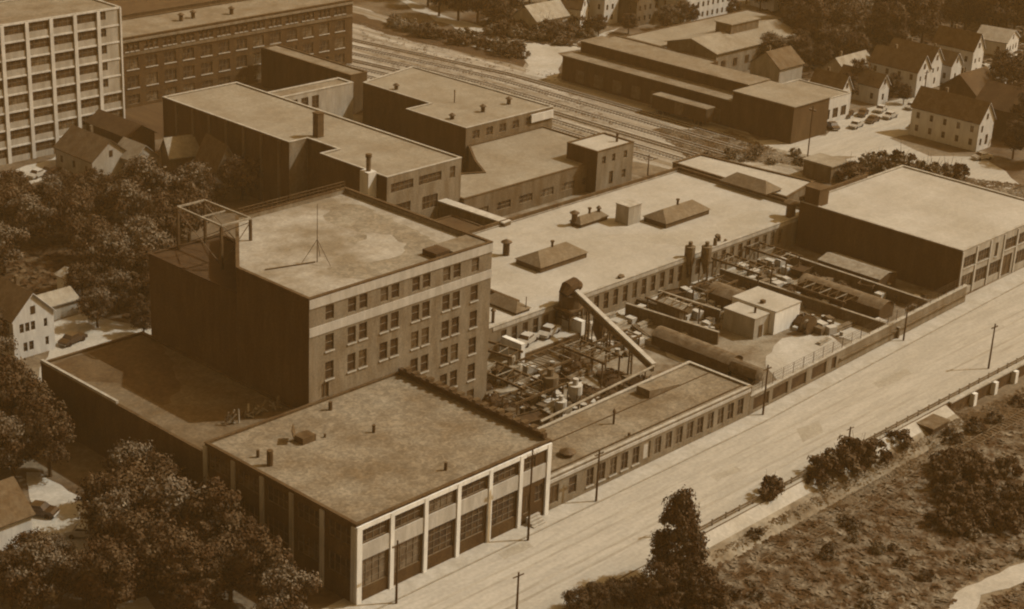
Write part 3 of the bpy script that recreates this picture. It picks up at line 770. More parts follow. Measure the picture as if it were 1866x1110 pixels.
# box car beside the warehouse
BC = thing('box_car', 'dark railway box car standing beside the long warehouse', 'rail car', tuple(P(1215, 208, 0)[:2]) + (0,))
q0 = P(1205, 205, 0); q1 = P(1300, 224, 0); BC.location = ((q0.x + q1.x) / 2 - 2.0, (q0.y + q1.y) / 2, 0)
p = MB(); p.box(-1.5, 1.5, -8, 8, 1.1, 4.3, M_BRICK_DD); p.build('body', BC)
p = MB(); p.box(-1.6, 1.6, -8.1, 8.1, 4.3, 4.5, M_DULL_ROOF); p.build('roof', BC)
p = MB(); p.box(-1.56, -1.51, -1.2, 1.2, 1.3, 4.1, M_MIDC); p.build('door', BC)
for y in (-6, -4.4, 4.4, 6):
    for x in (-.75, .75):
        p = MB(); p.tube([(x - .07, y, .48), (x + .07, y, .48)], .45, M_TIRE, 12); p.build('wheel', BC)

# ------------------------------------------------------------------ tracks
def bend(u, v): return u + (-(v - 160) * .16 if v > 160 else 0)
for k, u in enumerate((163.5, 168.5, 173.5, 178.5, 184, 190, 195.5)):
    v0 = [98, 92, 86, 80, 80, 84, 90][k]; v1 = 330
    t = thing('railway_track', ['railway track nearest the factory, first of the seven', 'second railway track counted from the factory side', 'third railway track counted from the factory side',
                                'middle one of the seven railway tracks', 'third railway track counted from the long warehouse', 'second railway track counted from the long warehouse',
                                'railway track closest to the long dark warehouse'][k], 'railway track', (u, v0, .05), 0, 'tracks of the rail yard')
    path = [(bend(u, v) - u, v - v0) for v in range(v0, v1 + 1, 6)]
    for sx in (-.75, .75):
        p = MB()
        for a, b in zip(path, path[1:]): p.bar((a[0] + sx, a[1], .16), (b[0] + sx, b[1], .16), .2, .12, M_RAIL)
        p.build('rail', t)
    p = MB()
    for a, b in zip(path, path[1:]): p.face([(a[0] - 1.5, a[1], -.005), (a[0] + 1.5, a[1], -.005), (b[0] + 1.5, b[1], -.005), (b[0] - 1.5, b[1], -.005)], M_BAL2 if k % 3 else M_BAL3)
    p.build('ballast', t)
    p = MB(); v = 0.0
    while v < v1 - v0: 
        x = bend(u, v + v0) - u; p.box(x - 1.25, x + 1.25, v, v + .3, 0, .1, M_TIE); v += .95
    p.build('sleepers', t)
# single track beyond the street
t = thing('railway_track', 'lone overgrown railway track on the low ground beyond the street', 'railway track', (20, -25.5, -2.17))
for sx in (-.75, .75):
    p = MB(); p.bar((0, sx, .2), (230, sx, .2), .1, .1, M_MIDC); p.build('rail', t)
p = MB()
for k in range(250): p.box(k * .92, k * .92 + .3, -1.25, 1.25, 0, .12, M_TIE)
p.build('sleepers', t)

# ------------------------------------------------------------------ guard rail and retaining wall at right of the street
t = thing('guard_rail', 'long low guard rail along the far side of the street', 'guard rail', (42, -17.0, 0))
p = MB(); p.bar((0, 0, .75), (130, 0, .75), .1, .28, M_MIDC); p.bar((0, 0, .4), (130, 0, .4), .06, .1, M_MIDC); p.build('rail', t)
for k in range(44):
    p = MB(); p.box(k * 3 - .08, k * 3 + .08, .06, .22, 0, .95, M_WOOD); p.build('post', t)
t = thing('retaining_wall', 'retaining wall with pale concrete buttresses below the street at the right edge', 'wall', (107, -17.6, -2.2))
p = MB(); p.box(0, 60, -.2, 0, 0, 2.2, M_BRICK_LOW); p.build('wall', t)
p = MB(); p.box(-.2, 60, -.45, .1, 2.2, 2.45, M_COPE_L); p.build('coping', t)
for x in (6, 12.5, 19, 25.5, 32, 38):
    p = MB(); p.box(x, x + .9, -1.0, -.2, 0, 2.1, M_PALE); p.build('buttress', t)
q = P(1700, 785, -1.5)
t = thing('timber_bunker', 'dark boxy timber bunker sunk in the bank below the guard rail', 'bunker', (q.x - 2, q.y - 1, -2.2))
p = MB(); p.box(0, 4.5, 0, 3.5, 0, 1.9, M_TARD); p.build('walls', t)
p = MB(); p.box(-.2, 4.7, -.2, 3.7, 1.9, 2.1, M_MIDC); p.build('roof', t)

# ------------------------------------------------------------------ utility poles
pp = thing('utility_pole', '', 'utility pole')
p = MB(); p.tube([(0, 0, 0), (0, 0, 8)], [.17, .11], M_WOOD, 8); p.build('pole', pp)
p = MB(); p.box(-.9, .9, -.07, .07, 7.3, 7.44, M_WOOD); p.build('crossarm', pp)
p = MB()
for x in (-.8, -.4, .4, .8): p.tube([(x, 0, 7.44), (x, 0, 7.62)], .06, M_STEEL_L, 6)
p.build('insulator', pp)
PP = Place(pp)
def pole_h(bx, by, ty, z=0):
    b0 = P(bx, by, z); lo, hi = 0.0, 30.0
    for _ in range(40):
        m = (lo + hi) / 2; w = Vector((b0.x, b0.y, z + m)) - CLOC
        y = w.dot(CD) / w.dot(CF) * FPX + PH / 2
        if y > ty: lo = m
        else: hi = m
    return lo
for bx, by, ty, z, lab in ((1086, 915, 820, 0, 'utility pole in front of the left end of the low street range'),
        (1390, 757, 665, 0, 'utility pole in front of the boundary wall near its left end'),
        (1646, 622, 556, 0, 'utility pole by the boundary wall near the right block'),
        (1801, 672, 590, 0, 'utility pole at the right beside the guard rail and retaining wall'),
        (1249, 975, 890, 0, 'utility pole behind the tall bush at the bottom of the street'),
        (1545, 818, 778, 0, 'short pole beside the guard rail halfway along the street'),
        (941, 1125, 1043, 0, 'utility pole cut off by the bottom edge of the photo'),
        (722, 1100, 985, 0, 'utility pole near the street corner of the front block'),
        (962, 985, 818, 0, 'tall utility pole in front of the right bays of the front block'),
        (1470, 300, 193, 0, 'tall utility pole by the side street beyond the rail yard'),
        (1180, 322, 282, 0, 'utility pole right of the small square tower by the tracks'),
        (1785, 172, 122, 0, 'utility pole in front of the pale lot at the upper right'),
        (1682, 185, 128, 0, 'utility pole in front of the white gabled houses')):
    q = P(bx, by, z); PP.put((q.x, q.y, z), random.uniform(-.1, .1) + (1.57 if bx in (1470, 1180) else 0), (.95, .95, pole_h(bx, by, ty) / 8.0), lab, 'utility poles')

# ------------------------------------------------------------------ houses
def house(name, label, u, v, w, l, eave, rise, wall, roof, rz=0.0, wins=(), chim=True, cat='house', over=.35, z=0, group=None):
    """gabled house: ridge along local y, gable facing local -y, centred on (u, v)"""
    t = thing(name, label, cat, (u, v, z), rz, group)
    p = MB(); hw, hl = w / 2, l / 2
    ops = []
    for (s, zz, ww, hh) in wins: ops.append((s, s + ww, zz, zz + hh))
    wall_face(p, (-hw, -hl, 0), Vector((1, 0, 0)), w, 0, eave, [o for o in ops if o[3] < eave], wall, .15)
    side = []
    n = max(1, int(l / 3.5))
    if len(wins):
        for r in range(1 if eave < 4.5 else 2):
            for i in range(n): side.append((l * (i + .5) / n - .45, l * (i + .5) / n + .45, 1.2 + 3 * r, 2.7 + 3 * r))
    side = [q for q in side if q[3] < eave - .2]
    wall_face(p, (-hw, hl, 0), Vector((0, -1, 0)), l, 0, eave, side, wall, .15)
    wall_face(p, (hw, -hl, 0), Vector((0, 1, 0)), l, 0, eave, [], wall, .15)
    p.face([(hw, hl, 0), (-hw, hl, 0), (-hw, hl, eave), (hw, hl, eave)], wall)
    p.face([(-hw, -hl, eave), (hw, -hl, eave), (0, -hl, eave + rise)], wall)
    p.face([(hw, hl, eave), (-hw, hl, eave), (0, hl, eave + rise)], wall)
    p.build('wall', t)
    p = MB(); k = rise / hw; o = over; th = .18
    for sg in (-1, 1):
        x = sg * (hw + o); ze = eave - k * o
        a = [(x, -hl - o, ze + .05), (0, -hl - o, eave + rise + .05), (0, hl + o, eave + rise + .05), (x, hl + o, ze + .05)]
        bq = [(q[0], q[1], q[2] + th) for q in a]
        if sg > 0: a = a[::-1]; bq = bq[::-1]
        p.face(bq[::-1], roof); p.face(a, roof)
        for i in range(4): p.face([a[i], a[(i + 1) % 4], bq[(i + 1) % 4], bq[i]], M_WHITE if i in (0, 2) and wall is M_WHITE else roof)
    rf = p.build('roof', t)
    if chim:
        c = MB(); c.box(hw * .25, hw * .25 + .6, hl * .3, hl * .3 + .6, eave + rise * .5, eave + rise + .9, M_BRICK_D); c.build('chimney', rf)
    for q in ops:
        if q[3] < eave: put_window(t, (-hw, -hl, 0), 0, q[0], q[2], q[1] - q[0], q[3] - q[2], 'sash', 0)
    for q in side: put_window(t, (-hw, hl, 0), -math.pi / 2, q[0], q[2], q[1] - q[0], q[3] - q[2], 'sash', 0)
    if len(wins) and rise > 2:
        a = MB(); a.box(-.4, .4, -hl - .06, -hl - .005, eave + .3, eave + 1.6, M_GLASS); a.build('attic_window', t)
    return t
W3 = [(1.1, 4.2, .75, 1.5), (2.1, 4.2, .75, 1.5), (3.1, 4.2, .75, 1.5), (5.4, 4.2, .6, 1.4), (1.6, 1.0, .7, 1.5), (2.6, 1.0, .8, 1.5), (5.5, 1.1, .6, 1.4)]
house('white_house', 'white gabled house with triple windows at the left edge beside the low dark wing', 12.2, 92.6, 7.2, 9, 6.6, 3.6, M_WHITE, M_HOUSE_ROOF, 0, W3)
house('garden_shed', 'low shed with a pale roof behind the white gabled house at left', 22.6, 100.5, 5, 8, 2.6, 1.2, M_TAN, M_HOUSE_ROOF_L, R_(90), (), False, 'shed')
house('white_house', 'white walled house with a broad brown roof in the bottom left corner', -29.5, 40.8, 8.6, 17, 5.2, 3.2, M_WHITE, M_HOUSE_ROOF, R_(90), (), False)
house('small_house', 'left of two little white boxes among the trees near the left edge', 31, 106, 3.6, 4, 3.2, .7, M_WHITE, M_HOUSE_ROOF_L, 0, (), False, 'shed')
house('small_house', 'right of two little white boxes among the trees near the left edge', 36.4, 104.4, 3.6, 4, 3.2, .7, M_WHITE, M_HOUSE_ROOF_L, 0, (), False, 'shed')
house('cottage', 'cottage with a broad brown roof below the concrete tower', 72, 160.5, 9, 13, 4.0, 3.6, M_TAN, M_HOUSE_ROOF, R_(0), W3[:3])
house('cottage', 'cottage with white rake boards on its gable between two other roofs near the concrete tower', 77.5, 153.6, 6.0, 7, 3.8, 2.6, M_TAN, M_HOUSE_ROOF_L, R_(0), (), False)
house('cottage', 'cottage with one bright tilted roof slope left of the long dark block', 83.5, 146, 5, 7, 5.0, 3.2, M_BRICK_D, M_HOUSE_ROOF_L, R_(75), (), False)
house('chapel', 'narrow chapel-like house with a very steep gable against the long dark block', 82, 132.5, 6.4, 9, 4.8, 6.2, M_BRICK_D, M_HOUSE_ROOF, R_(-12), (), False, 'chapel')
house('lean_shed', 'low dark range with a lit ridge between the tower and the long block', 83, 170, 6.5, 22, 5.5, 2.0, M_BRICK_DD, M_DARK_ROOF, R_(0), (), False, 'shed')
house('shed', 'little pale roofed shed among the trees below the cottages', 79, 137.6, 3, 4, 2.4, 1.0, M_TAN, M_HOUSE_ROOF_L, R_(30), (), False, 'shed')
# right side
house('big_white_house', 'big white house with a dark roof and gable to the side street, seen side-on', 234.4, 58.6, 6.4, 17.5, 6.8, 4.0, M_WHITE, M_HOUSE_ROOF, 0, [(1.0, 1.2, .9, 1.6), (3.4, 1.0, 1.2, 2.4), (1.0, 4.2, .9, 1.6)], True)
for u, v, w, l, ev, rs, lab, mw_, mr in (
        (236.2, 93, 4.4, 9, 5.2, 3.2, 'slim white gable standing behind the pale warehouse end', M_WHITE, M_HOUSE_ROOF),
        (249, 92, 4.4, 12, 4.6, 2.6, 'low white porch gable left of the big tan shingled roof', M_WHITE, M_HOUSE_ROOF),
        (263.5, 91, 6.0, 14, 6.6, 3.6, 'white gabled house with twin upper windows, first of the row of four', M_WHITE, M_HOUSE_ROOF),
        (273.5, 93, 5.6, 13, 6.8, 3.4, 'tall white gabled house, second of the row of four', M_WHITE, M_HOUSE_ROOF),
        (282, 91, 5.0, 11, 5.0, 2.8, 'lower white gabled house, third of the row of four', M_WHITE, M_HOUSE_ROOF),
        (291.5, 91, 5.2, 12, 7.6, 3.8, 'tallest white gabled house at the right end of the row', M_WHITE, M_HOUSE_ROOF)):
    house('gabled_house', lab, u, v, w, l, ev, rs, mw_, mr, 0, [(w * .2, 4.0, .7, 1.2), (w * .6, 4.0, .7, 1.2), (w * .4, 1.0, .8, 1.6)] if ev > 5.4 else [(w * .35, 1.0, .9, 1.6)])
house('shingled_house', 'house with a big tan shingled roof slope behind the parked cars', 256, 101, 9, 13, 4.2, 4.0, M_TAN, M_HOUSE_ROOF_L, R_(90), (), True)
house('brown_roofed_house', 'brown roofed house among the trees above the warehouse end', 246, 116, 9, 10, 4.6, 3.4, M_TAN, M_HOUSE_ROOF, R_(90), (), True)
house('dark_roofed_house', 'dark roofed house at the right edge behind the big white house', 253, 52, 12, 17, 6.2, 4.4, M_BRICK_DD, M_DARK_ROOF, R_(0), (), True)
house('dark_roofed_house', 'dark roofed house at the right edge above the side street', 262, 70, 10, 12, 5.6, 4.0, M_BRICK_DD, M_DARK_ROOF, R_(90), (), True)
for px, py, w, l, ev, rs, rz, lab, mw_, mr in (
        (1112, 44, 6, 12, 9.5, 4.5, 0, 'tall white gabled house at the top edge beyond the warehouse', M_WHITE, M_HOUSE_ROOF),
        (1058, 50, 5.5, 9, 5.5, 4, 20, 'smaller white gabled house left of the tall one at the top edge', M_WHITE, M_HOUSE_ROOF),
        (1030, 60, 9, 16, 3.6, 3.4, 90, 'house with a broad tan roof left of the white gables at the top', M_TAN, M_HOUSE_ROOF_L),
        (1175, 45, 8, 10, 7, 4, 0, 'dark house right of the tall white gable at the top edge', M_BRICK_D, M_DARK_ROOF),
        (1294, 35, 24, 10, 9.5, 3, 0, 'wide white house with many windows at the top edge behind the gabled workshop', M_WHITE, M_HOUSE_ROOF),
        (1705, 35, 6, 8, 5, 3, 25, 'small bright gabled house among the dark trees at the top right', M_WHITE, M_HOUSE_ROOF),
        (1672, 50, 8, 6, 4, 2.4, 60, 'little house with a lit roof among the dark trees at the top right', M_TAN, M_HOUSE_ROOF_L),
        (1840, 100, 10, 9, 4, 2.6, 10, 'pale low house at the right edge above the pale lot', M_WHITE, M_HOUSE_ROOF_L),
        (1430, 18, 10, 9, 4.5, 2.6, 80, 'pale roofed house at the top edge right of the gabled workshop', M_WHITE, M_HOUSE_ROOF_L)):
    q = P(px, py, 0)
    n = int(w / 2.4)
    house('far_house', lab, q.x, q.y + l * .5, w, l, ev, rs, mw_, mr, R_(rz), [(.8 + i * 2.3, z_, .9, 1.5) for i in range(n) for z_ in ((1.2, 4.2) if ev > 6.2 else (1.2,))], mr is not M_HOUSE_ROOF_L)
# gabled workshop beyond the tracks
GW = house('gabled_workshop', 'wide low-gabled workshop with a pale roof and roof monitor beyond the long warehouse', 252.5, 134.6, 16, 36, 6.4, 2.2, M_BRICK, M_MID_ROOF, R_(90), (), False, 'workshop', .5)
for k in range(7):
    p = MB(); p.box(-8.1, -8.01, -16 + k * 5, -14.4 + k * 5, 2.2, 4.2, M_GLASS); p.build('window', GW)
t = thing('roof_monitor', 'boxy monitor on the roof of the gabled workshop', 'roof monitor', (255, 134.6, 8.3))
p = MB(); p.box(-7, 5, -2, 3, -.9, 2.4, M_BRICK_D); p.build('walls', t); p = MB(); p.box(-7.3, 5.3, -2.3, 3.3, 2.4, 2.65, M_MID_ROOF); p.build('roof', t)
building('brown_roofed_annex', 'low annex with a dull brown roof left of the gabled workshop', 'annex', rect(218.5, 232, 124, 158), 5.4, M_BRICK_DD, M_DULL_ROOF, M_COPE, .2, .12, .3)
building('pale_rear_annex', 'low pale-roofed annex behind the gabled workshop', 'annex', rect(235, 290, 145, 158), 4.6, M_TAN, M_MID_ROOF, M_COPE, .2, .5, .3)
x0, x1, y0, y1 = foot((1479, 325), (1512, 335), (1545, 325), 0)
t = thing('lineside_hut', 'small lineside hut with a pale flat roof behind the annex', 'hut', (x0, y0, 0))
p = MB(); p.box(0, 6, 0, 7, 0, 3.6, M_BRICK_D); p.build('walls', t); p = MB(); p.box(-.3, 6.3, -.3, 7.3, 3.6, 3.85, M_MID_ROOF); p.build('roof', t)
p = MB(); p.box(2, 3.2, -.06, -.01, 0.1, 2.3, M_STEEL); p.build('door', t)

# ------------------------------------------------------------------ cars
def make_car(body, roof):
    t = thing('parked_car', '', 'car')
    prof = [(-2.25, .35), (-2.3, .75), (-1.6, .98), (-1.35, 1.02), (-.85, 1.5), (.55, 1.52), (1.05, 1.05), (1.9, .98), (2.25, .8), (2.3, .35)]
    p = MB(); w = .86
    n = len(prof)
    L = [(x, -w if z < 1.1 else -w * .82, z) for x, z in prof]; Rr = [(x, w if z < 1.1 else w * .82, z) for x, z in prof]
    p.face(L[::1], body); p.face(Rr[::-1], body)
    for i in range(n):
        j = (i + 1) % n
        m = roof if i == 4 else (M_GLASS if i in (3, 5) else body)
        p.face([L[i], Rr[i], Rr[j], L[j]], m)
    p.build('body', t)
    for sy in (-1, 1):
        g_ = MB(); y = sy * w * .93
        g_.face([(-1.15, y + sy * .03, 1.06), (.85, y + sy * .03, 1.06), (.45, y - sy * .05 + sy * .03, 1.42), (-.75, y - sy * .05 + sy * .03, 1.42)], M_GLASS); g_.build('side_window', t)
    for x in (-1.4, 1.4):
        for y in (-.78, .78):
            q = MB(); q.tube([(x, y - .1, .33), (x, y + .1, .33)], .34, M_TIRE, 12); q.build('wheel', t)
    for x in (-2.36, 2.36):
        q = MB(); q.box(x - .06, x + .06, -.8, .8, .38, .52, M_STEEL_L); q.build('bumper', t)
    return t
CARD = Place(make_car(mat('dark_car_paint', 62, 5, 1, 2, .35, None, .6), mat('dark_car_roof', 82, 5, 1, 2, .35, None, .6)))
CARL = Place(make_car(mat('pale_car_paint', 172, 6, 1, 2, .35, None, .6), mat('pale_car_roof', 192, 5, 1, 2, .35, None, .6)))
def car(px, py, dark, rz, lab, z=.06, grp=None):
    q = P(px, py, z); (CARD if dark else CARL).put((q.x, q.y, z), R_(rz), (1.05, 1.05, 1.05), lab, grp)
car(1560, 232, 0, 8, 'pale car nearest the corner in the row along the side street', grp='cars parked along the side street')
car(1590, 222, 1, 8, 'dark car second in the kerb row along the side street', grp='cars parked along the side street')
car(1622, 215, 0, 5, 'pale car third in the kerb row along the side street', grp='cars parked along the side street')
car(1662, 198, 0, 5, 'pale car at the far end of the kerb row beside the white houses', grp='cars parked along the side street')
car(1545, 212, 1, 20, 'dark car in the lot behind the kerb row, left end', grp='cars in the side lot')
car(1572, 210, 1, 20, 'dark car in the lot behind the kerb row, middle', grp='cars in the side lot')
car(1605, 203, 0, 15, 'pale car in the lot behind the kerb row, right end', grp='cars in the side lot')
car(1516, 234, 1, 60, 'dark car on its own at the warehouse corner')
car(1668, 232, 1, 10, 'dark car close to the left end of the big white house')
car(1790, 290, 0, -20, 'pale rounded car in front of the big white house gable')
car(72, 937, 1, -60, 'dark car on the driveway beside the bottom left house')
car(155, 978, 0, -50, 'pale car half under the trees on the bottom left driveway')
car(70, 322, 0, 15, 'pale car in the yard below the concrete tower')
car(92, 316, 1, 15, 'dark car in the yard below the concrete tower')
car(133, 624, 1, 12, 'long dark car parked in the pale yard of the white gabled house')

# ------------------------------------------------------------------ factory yards
# walled loading bay with two cars
LBt = thing('loading_bay', 'walled loading bay with pale sloping side walls and two parked cars inside', 'loading bay', (67.6, 36.2, 0))
p = MB(); p.box(0, 13.4, -.0, 7.6, 0, 1.6, M_PAVE, top=M_PAVE); p.box(0, 13.4, -.3, -.01, 0, 1.5, M_BRICK_DD); p.build('deck', LBt)
for x in (-.9, 13.41):
    p = MB(); p.box(x, x + .9, -.5, 3.8, 0, 3.6, M_PALE); p.build('side_wall', LBt)
for x, y, lab in ((71.3, 39.2, 'pale car at the left in the walled loading bay'), (76.5, 39.2, 'pale car at the right in the walled loading bay')):
    CARL.put((x, y - .5, 1.62), R_(15), (1.1, 1.1, 1.1), lab)
# conveyor from the white roof to the street range
A = P(1036, 516, 8.4); B_ = P(1192, 664, 5.6); C_ = P(985, 768, 5.3)
CV = thing('conveyor', 'long pale inclined conveyor from the white roof down to the low street roof', 'conveyor', (A.x, A.y, 0))
def rel(q): return (q.x - A.x, q.y - A.y, q.z)
p = MB(); p.bar(rel(A), rel(B_), .8, .3, M_STEEL_L); p.bar((rel(A)[0] - .5, rel(A)[1] - .2, rel(A)[2] - .6), (rel(B_)[0] - .5, rel(B_)[1] - .2, rel(B_)[2] - .6), .5, .8, M_MIDC); p.build('belt_casing', CV)
for k in (.25, .5, .75):
    q = A.lerp(B_, k); x, y, z = rel(q)
    p = MB(); p.bar((x - .4, y, 0), (x - .2, y, z - .8), .22, .22, M_STEEL); p.bar((x + .5, y, 0), (x + .3, y, z - .8), .22, .22, M_STEEL); p.bar((x - .4, y, z * .5), (x + .5, y, z * .5), .16, .16, M_STEEL)
    p.build('trestle', CV)
t = thing('overhead_pipe', 'pale overhead pipe running back from the foot of the conveyor along the low street roof', 'pipe', (B_.x, B_.y, 0))
p = MB(); p.tube([(0, 0, 5.3), (C_.x - B_.x, C_.y - B_.y, 5.3)], .2, M_TIMBER, 8); p.build('pipe', t)
p = MB()
for k in range(5):
    f = .08 + k * .2; p.bar(((C_.x - B_.x) * f, (C_.y - B_.y) * f, 0), ((C_.x - B_.x) * f, (C_.y - B_.y) * f, 5.2), .16, .16, M_STEEL)
p.build('support', t)
# hopper tower at the head of the conveyor
q = P(1030, 560, 5)
HP = thing('hopper_tower', 'dark hopper tower with a rounded hood at the head of the conveyor', 'hopper', (A.x - 1.2, A.y - 1.6, 0))
p = MB()
for x in (-1.7, 1.7):
    for y in (-1.7, 1.7): p.bar((x, y, 0), (x * .8, y * .8, 5.2), .3, .3, M_STEEL)
for z in (1.5, 3.4):
    for s in ((-1.6, -1.6, 1.6, -1.6), (1.6, -1.6, 1.6, 1.6), (-1.6, -1.6, -1.6, 1.6)): p.bar((s[0], s[1], z), (s[2], s[3], z), .16, .16, M_STEEL)
p.build('frame', HP)
p = MB(); p.tube([(0, 0, 2.6), (0, 0, 4.6), (0, 0, 7.4)], [.4, 1.9, 1.9], M_STEEL, 12); p.build('bin', HP)
p = MB(); p.tube([(-1.7, 0, 7.6), (-.8, 0, 8.6), (.8, 0, 8.8), (2.0, 0, 8.2)], [.9, 1.2, 1.2, .8], M_TARD, 10); p.build('hood', HP)
p = MB(); p.box(-2.6, 3.0, -2.2, 2.4, 5.0, 5.25, M_STEEL); p.build('platform', HP)

# dust pipes and cyclones along the edges of the first yard
def goose(px, py, z, h, r, lab, m=None, run=1.6):
    q = P(px, py, z); m = m or M_STEEL
    t = thing('duct', lab, 'duct', (q.x, q.y, z))
    p = MB(); pts = [(0, 0, 0), (0, 0, h - .7)] + [(run * .5 * (1 - math.cos(k * math.pi / 4)), 0, h - .7 + run * .5 * math.sin(k * math.pi / 4)) for k in range(1, 5)] + [(run, 0, h - 1.4)]
    p.tube(pts, r, m, 10); p.build('pipe', t)
    p = MB(); p.box(-r * 1.5, r * 1.5, -r * 1.5, r * 1.5, -.0, .35, m); p.build('base', t); return t
goose(862, 715, 0, 6.2, .42, 'big dark goose-neck duct between the tall block and the loading bay', None, -2.4)
goose(800, 690, 3, 4.4, .3, 'thin pale duct nearest the tall block in the first yard', M_MIDC, 1.0)
goose(818, 700, 2, 4.6, .32, 'dark duct next to the thin pale one by the tall block', None, -1.0)
goose(842, 705, 1, 4.2, .35, 'pale bent duct right of the paired dark ducts', M_TIMBER, 1.3)
def cyclone(px, py, z, h, r, lab, m=None):
    q = P(px, py, z); m = m or M_STEEL
    t = thing('dust_cyclone', lab, 'cyclone', (q.x, q.y, z))
    p = MB(); p.tube([(0, 0, h * .3), (0, 0, h * .65), (0, 0, h)], [r * .25, r, r], m, 14); p.build('drum', t)
    p = MB(); p.tube([(0, 0, h), (0, 0, h + r * .9)], r * .4, m, 10); p.build('outlet', t)
    for k in range(3):
        a = k * 2.09; p = MB(); p.bar((math.cos(a) * r, math.sin(a) * r, 0), (math.cos(a) * r, math.sin(a) * r, h * .7), .14, .14, M_STEEL); p.build('leg', t)
    return t
cyclone(1000, 735, 0, 4.6, 1.3, 'round pale-topped cyclone in the middle of the first yard', M_MIDC)
cyclone(1046, 745, 0, 4.0, 1.1, 'pale drum cyclone near the low street roof', M_CANVAS)
cyclone(1020, 770, 0, 3.6, .9, 'small pale cyclone right at the back edge of the low street roof', M_CANVAS)
cyclone(1090, 640, 0, 6.0, 1.2, 'dark cyclone below the middle of the conveyor', None)
cyclone(930, 700, 0, 3.4, 1.5, 'squat cyclone in front of the loading bay', M_TIMBER)
for px in (1252, 1282):
    cyclone(px, 520, 0, 7.4, .95, 'left one of two tall ducted cyclones against the wall of the white-roofed shop' if px == 1252 else 'right one of two tall ducted cyclones against the wall of the white-roofed shop', M_MIDC)
goose(1298, 500, 0, 7.6, .35, 'tall duct rising beside the pair of cyclones on the white-roofed shop wall', M_MIDC, 1.0)
goose(1124, 560, 0, 5.8, .45, 'square-shouldered duct on the shop wall right of the conveyor', M_MIDC, 1.0)
goose(1315, 492, 0, 6.2, .2, 'thin vertical pipe on the shop wall', M_MIDC, .6)

# yard clutter, each piece a thing of its own
def crate(m, w=1.6, l=1.2, h=1.1):
    t = thing('crate', '', 'crate'); p = MB(); p.box(-w / 2, w / 2, -l / 2, l / 2, .1, h, m); p.build('box', t)
    p = MB()
    p.box(-w / 2, w / 2, -l / 2, l / 2, 0, .1, M_TIMBER); p.build('pallet', t)
    for x in (-w / 2 + .05, w / 2 - .2):
        p = MB(); p.box(x, x + .15, -l / 2 - .05, -l / 2 - .005, .12, h, M_TIMBER); p.build('batten', t)
    return t
def drum(m):
    t = thing('steel_drum', '', 'drum'); p = MB(); p.tube([(0, 0, 0), (0, 0, 1.0)], .42, m, 12); p.build('shell', t)
    p = MB(); p.tube([(0, 0, 1.0), (0, 0, 1.06)], .45, M_STEEL_L, 12); p.build('rim', t); return t
def pipes(m):
    t = thing('pipe_stack', '', 'pipe stack')
    for k in range(5):
        p = MB(); x = (k % 3) * .42 + (.2 if k > 2 else 0); z = .22 + (.36 if k > 2 else 0); p.tube([(x, -2.6, z), (x, 2.6, z)], .2, m, 8); p.build('pipe', t)
    return t
def beams(m):
    t = thing('timber_stack', '', 'timber stack')
    for k in range(4):
        p = MB(); p.box(-2.8, 2.8, k * .42, k * .42 + .34, 0, .35, m); p.build('beam', t)
    p = MB(); p.box(-2.5, 2.4, .3, 1.3, .35, .7, m); p.build('top_beam', t)
    return t
def skip(m):
    t = thing('scrap_bin', '', 'bin'); p = MB()
    a = [(-1.6, -.9, 0), (1.6, -.9, 0), (1.6, .9, 0), (-1.6, .9, 0)]; c = [(-2.0, -1.15, 1.4), (2.0, -1.15, 1.4), (2.0, 1.15, 1.4), (-2.0, 1.15, 1.4)]
    for i in range(4): p.face([a[i], a[(i + 1) % 4], c[(i + 1) % 4], c[i]], m)
    p.face([(x, y, 1.1) for x, y, z in c], M_TARD); p.build('hull', t)
    p = MB()
    for i in range(4): p.bar(c[i], c[(i + 1) % 4], .14, .12, m)
    p.build('rim', t); return t
def heap(m):
    t = thing('scrap_heap', '', 'heap'); p = MB(); rr = random.Random(11)
    n = 14
    rings = [(2.6, 0), (2.0, .7), (1.2, 1.25), (.4, 1.6)]
    idx = []
    for r, z in rings:
        i = len(p.v); idx.append(i)
        for k in range(n):
            q = r * rr.uniform(.75, 1.2); a = 2 * math.pi * k / n; p.v.append((q * math.cos(a), q * math.sin(a), max(0, z * rr.uniform(.8, 1.2))))
    for a, b in zip(idx, idx[1:]):
        for k in range(n): p.f.append((a + k, a + (k + 1) % n, b + (k + 1) % n, b + k)); p.m.append(p.mi(m))
    p.f.append(tuple(idx[-1] + k for k in range(n))); p.m.append(0); p.build('pile', t)
    p = MB()
    for k in range(16):
        a = rr.uniform(0, 6.28); r = rr.uniform(.2, 2.2); q = (r * math.cos(a), r * math.sin(a), 1.5 - r * .5)
        p.bar(q, (q[0] + rr.uniform(-.8, .8), q[1] + rr.uniform(-.8, .8), q[2] + rr.uniform(0, .5)), .12, .1, M_STEEL_L if k % 3 == 0 else M_MIDC)
    p.build('scrap', t); return t
KD = {'crate_l': Place(crate(M_CANVAS)), 'crate_d': Place(crate(M_MIDC)), 'drum_d': Place(drum(M_STEEL)), 'drum_l': Place(drum(M_TIMBER)),
      'pipes': Place(pipes(M_MIDC)), 'beams': Place(beams(M_TIMBER)), 'skip': Place(skip(M_STEEL)), 'heap': Place(heap(M_TARD))}
GR = {'crate_l': 'pale crates in the yards', 'crate_d': 'brown crates in the yards', 'drum_d': 'dark drums in the yards', 'drum_l': 'grey drums in the yards',
      'pipes': 'pipe stacks in the yards', 'beams': 'timber stacks in the yards', 'skip': 'scrap bins in the yards', 'heap': 'scrap heaps in the yards'}
NM = {'crate_l': 'pale canvas-topped crate', 'crate_d': 'brown battened crate', 'drum_d': 'dark steel drum', 'drum_l': 'grey steel drum', 'pipes': 'stack of rusty pipes',
      'beams': 'stack of grey timber', 'skip': 'dark scrap bin', 'heap': 'dark heap of tangled scrap'}
rr = random.Random(21)
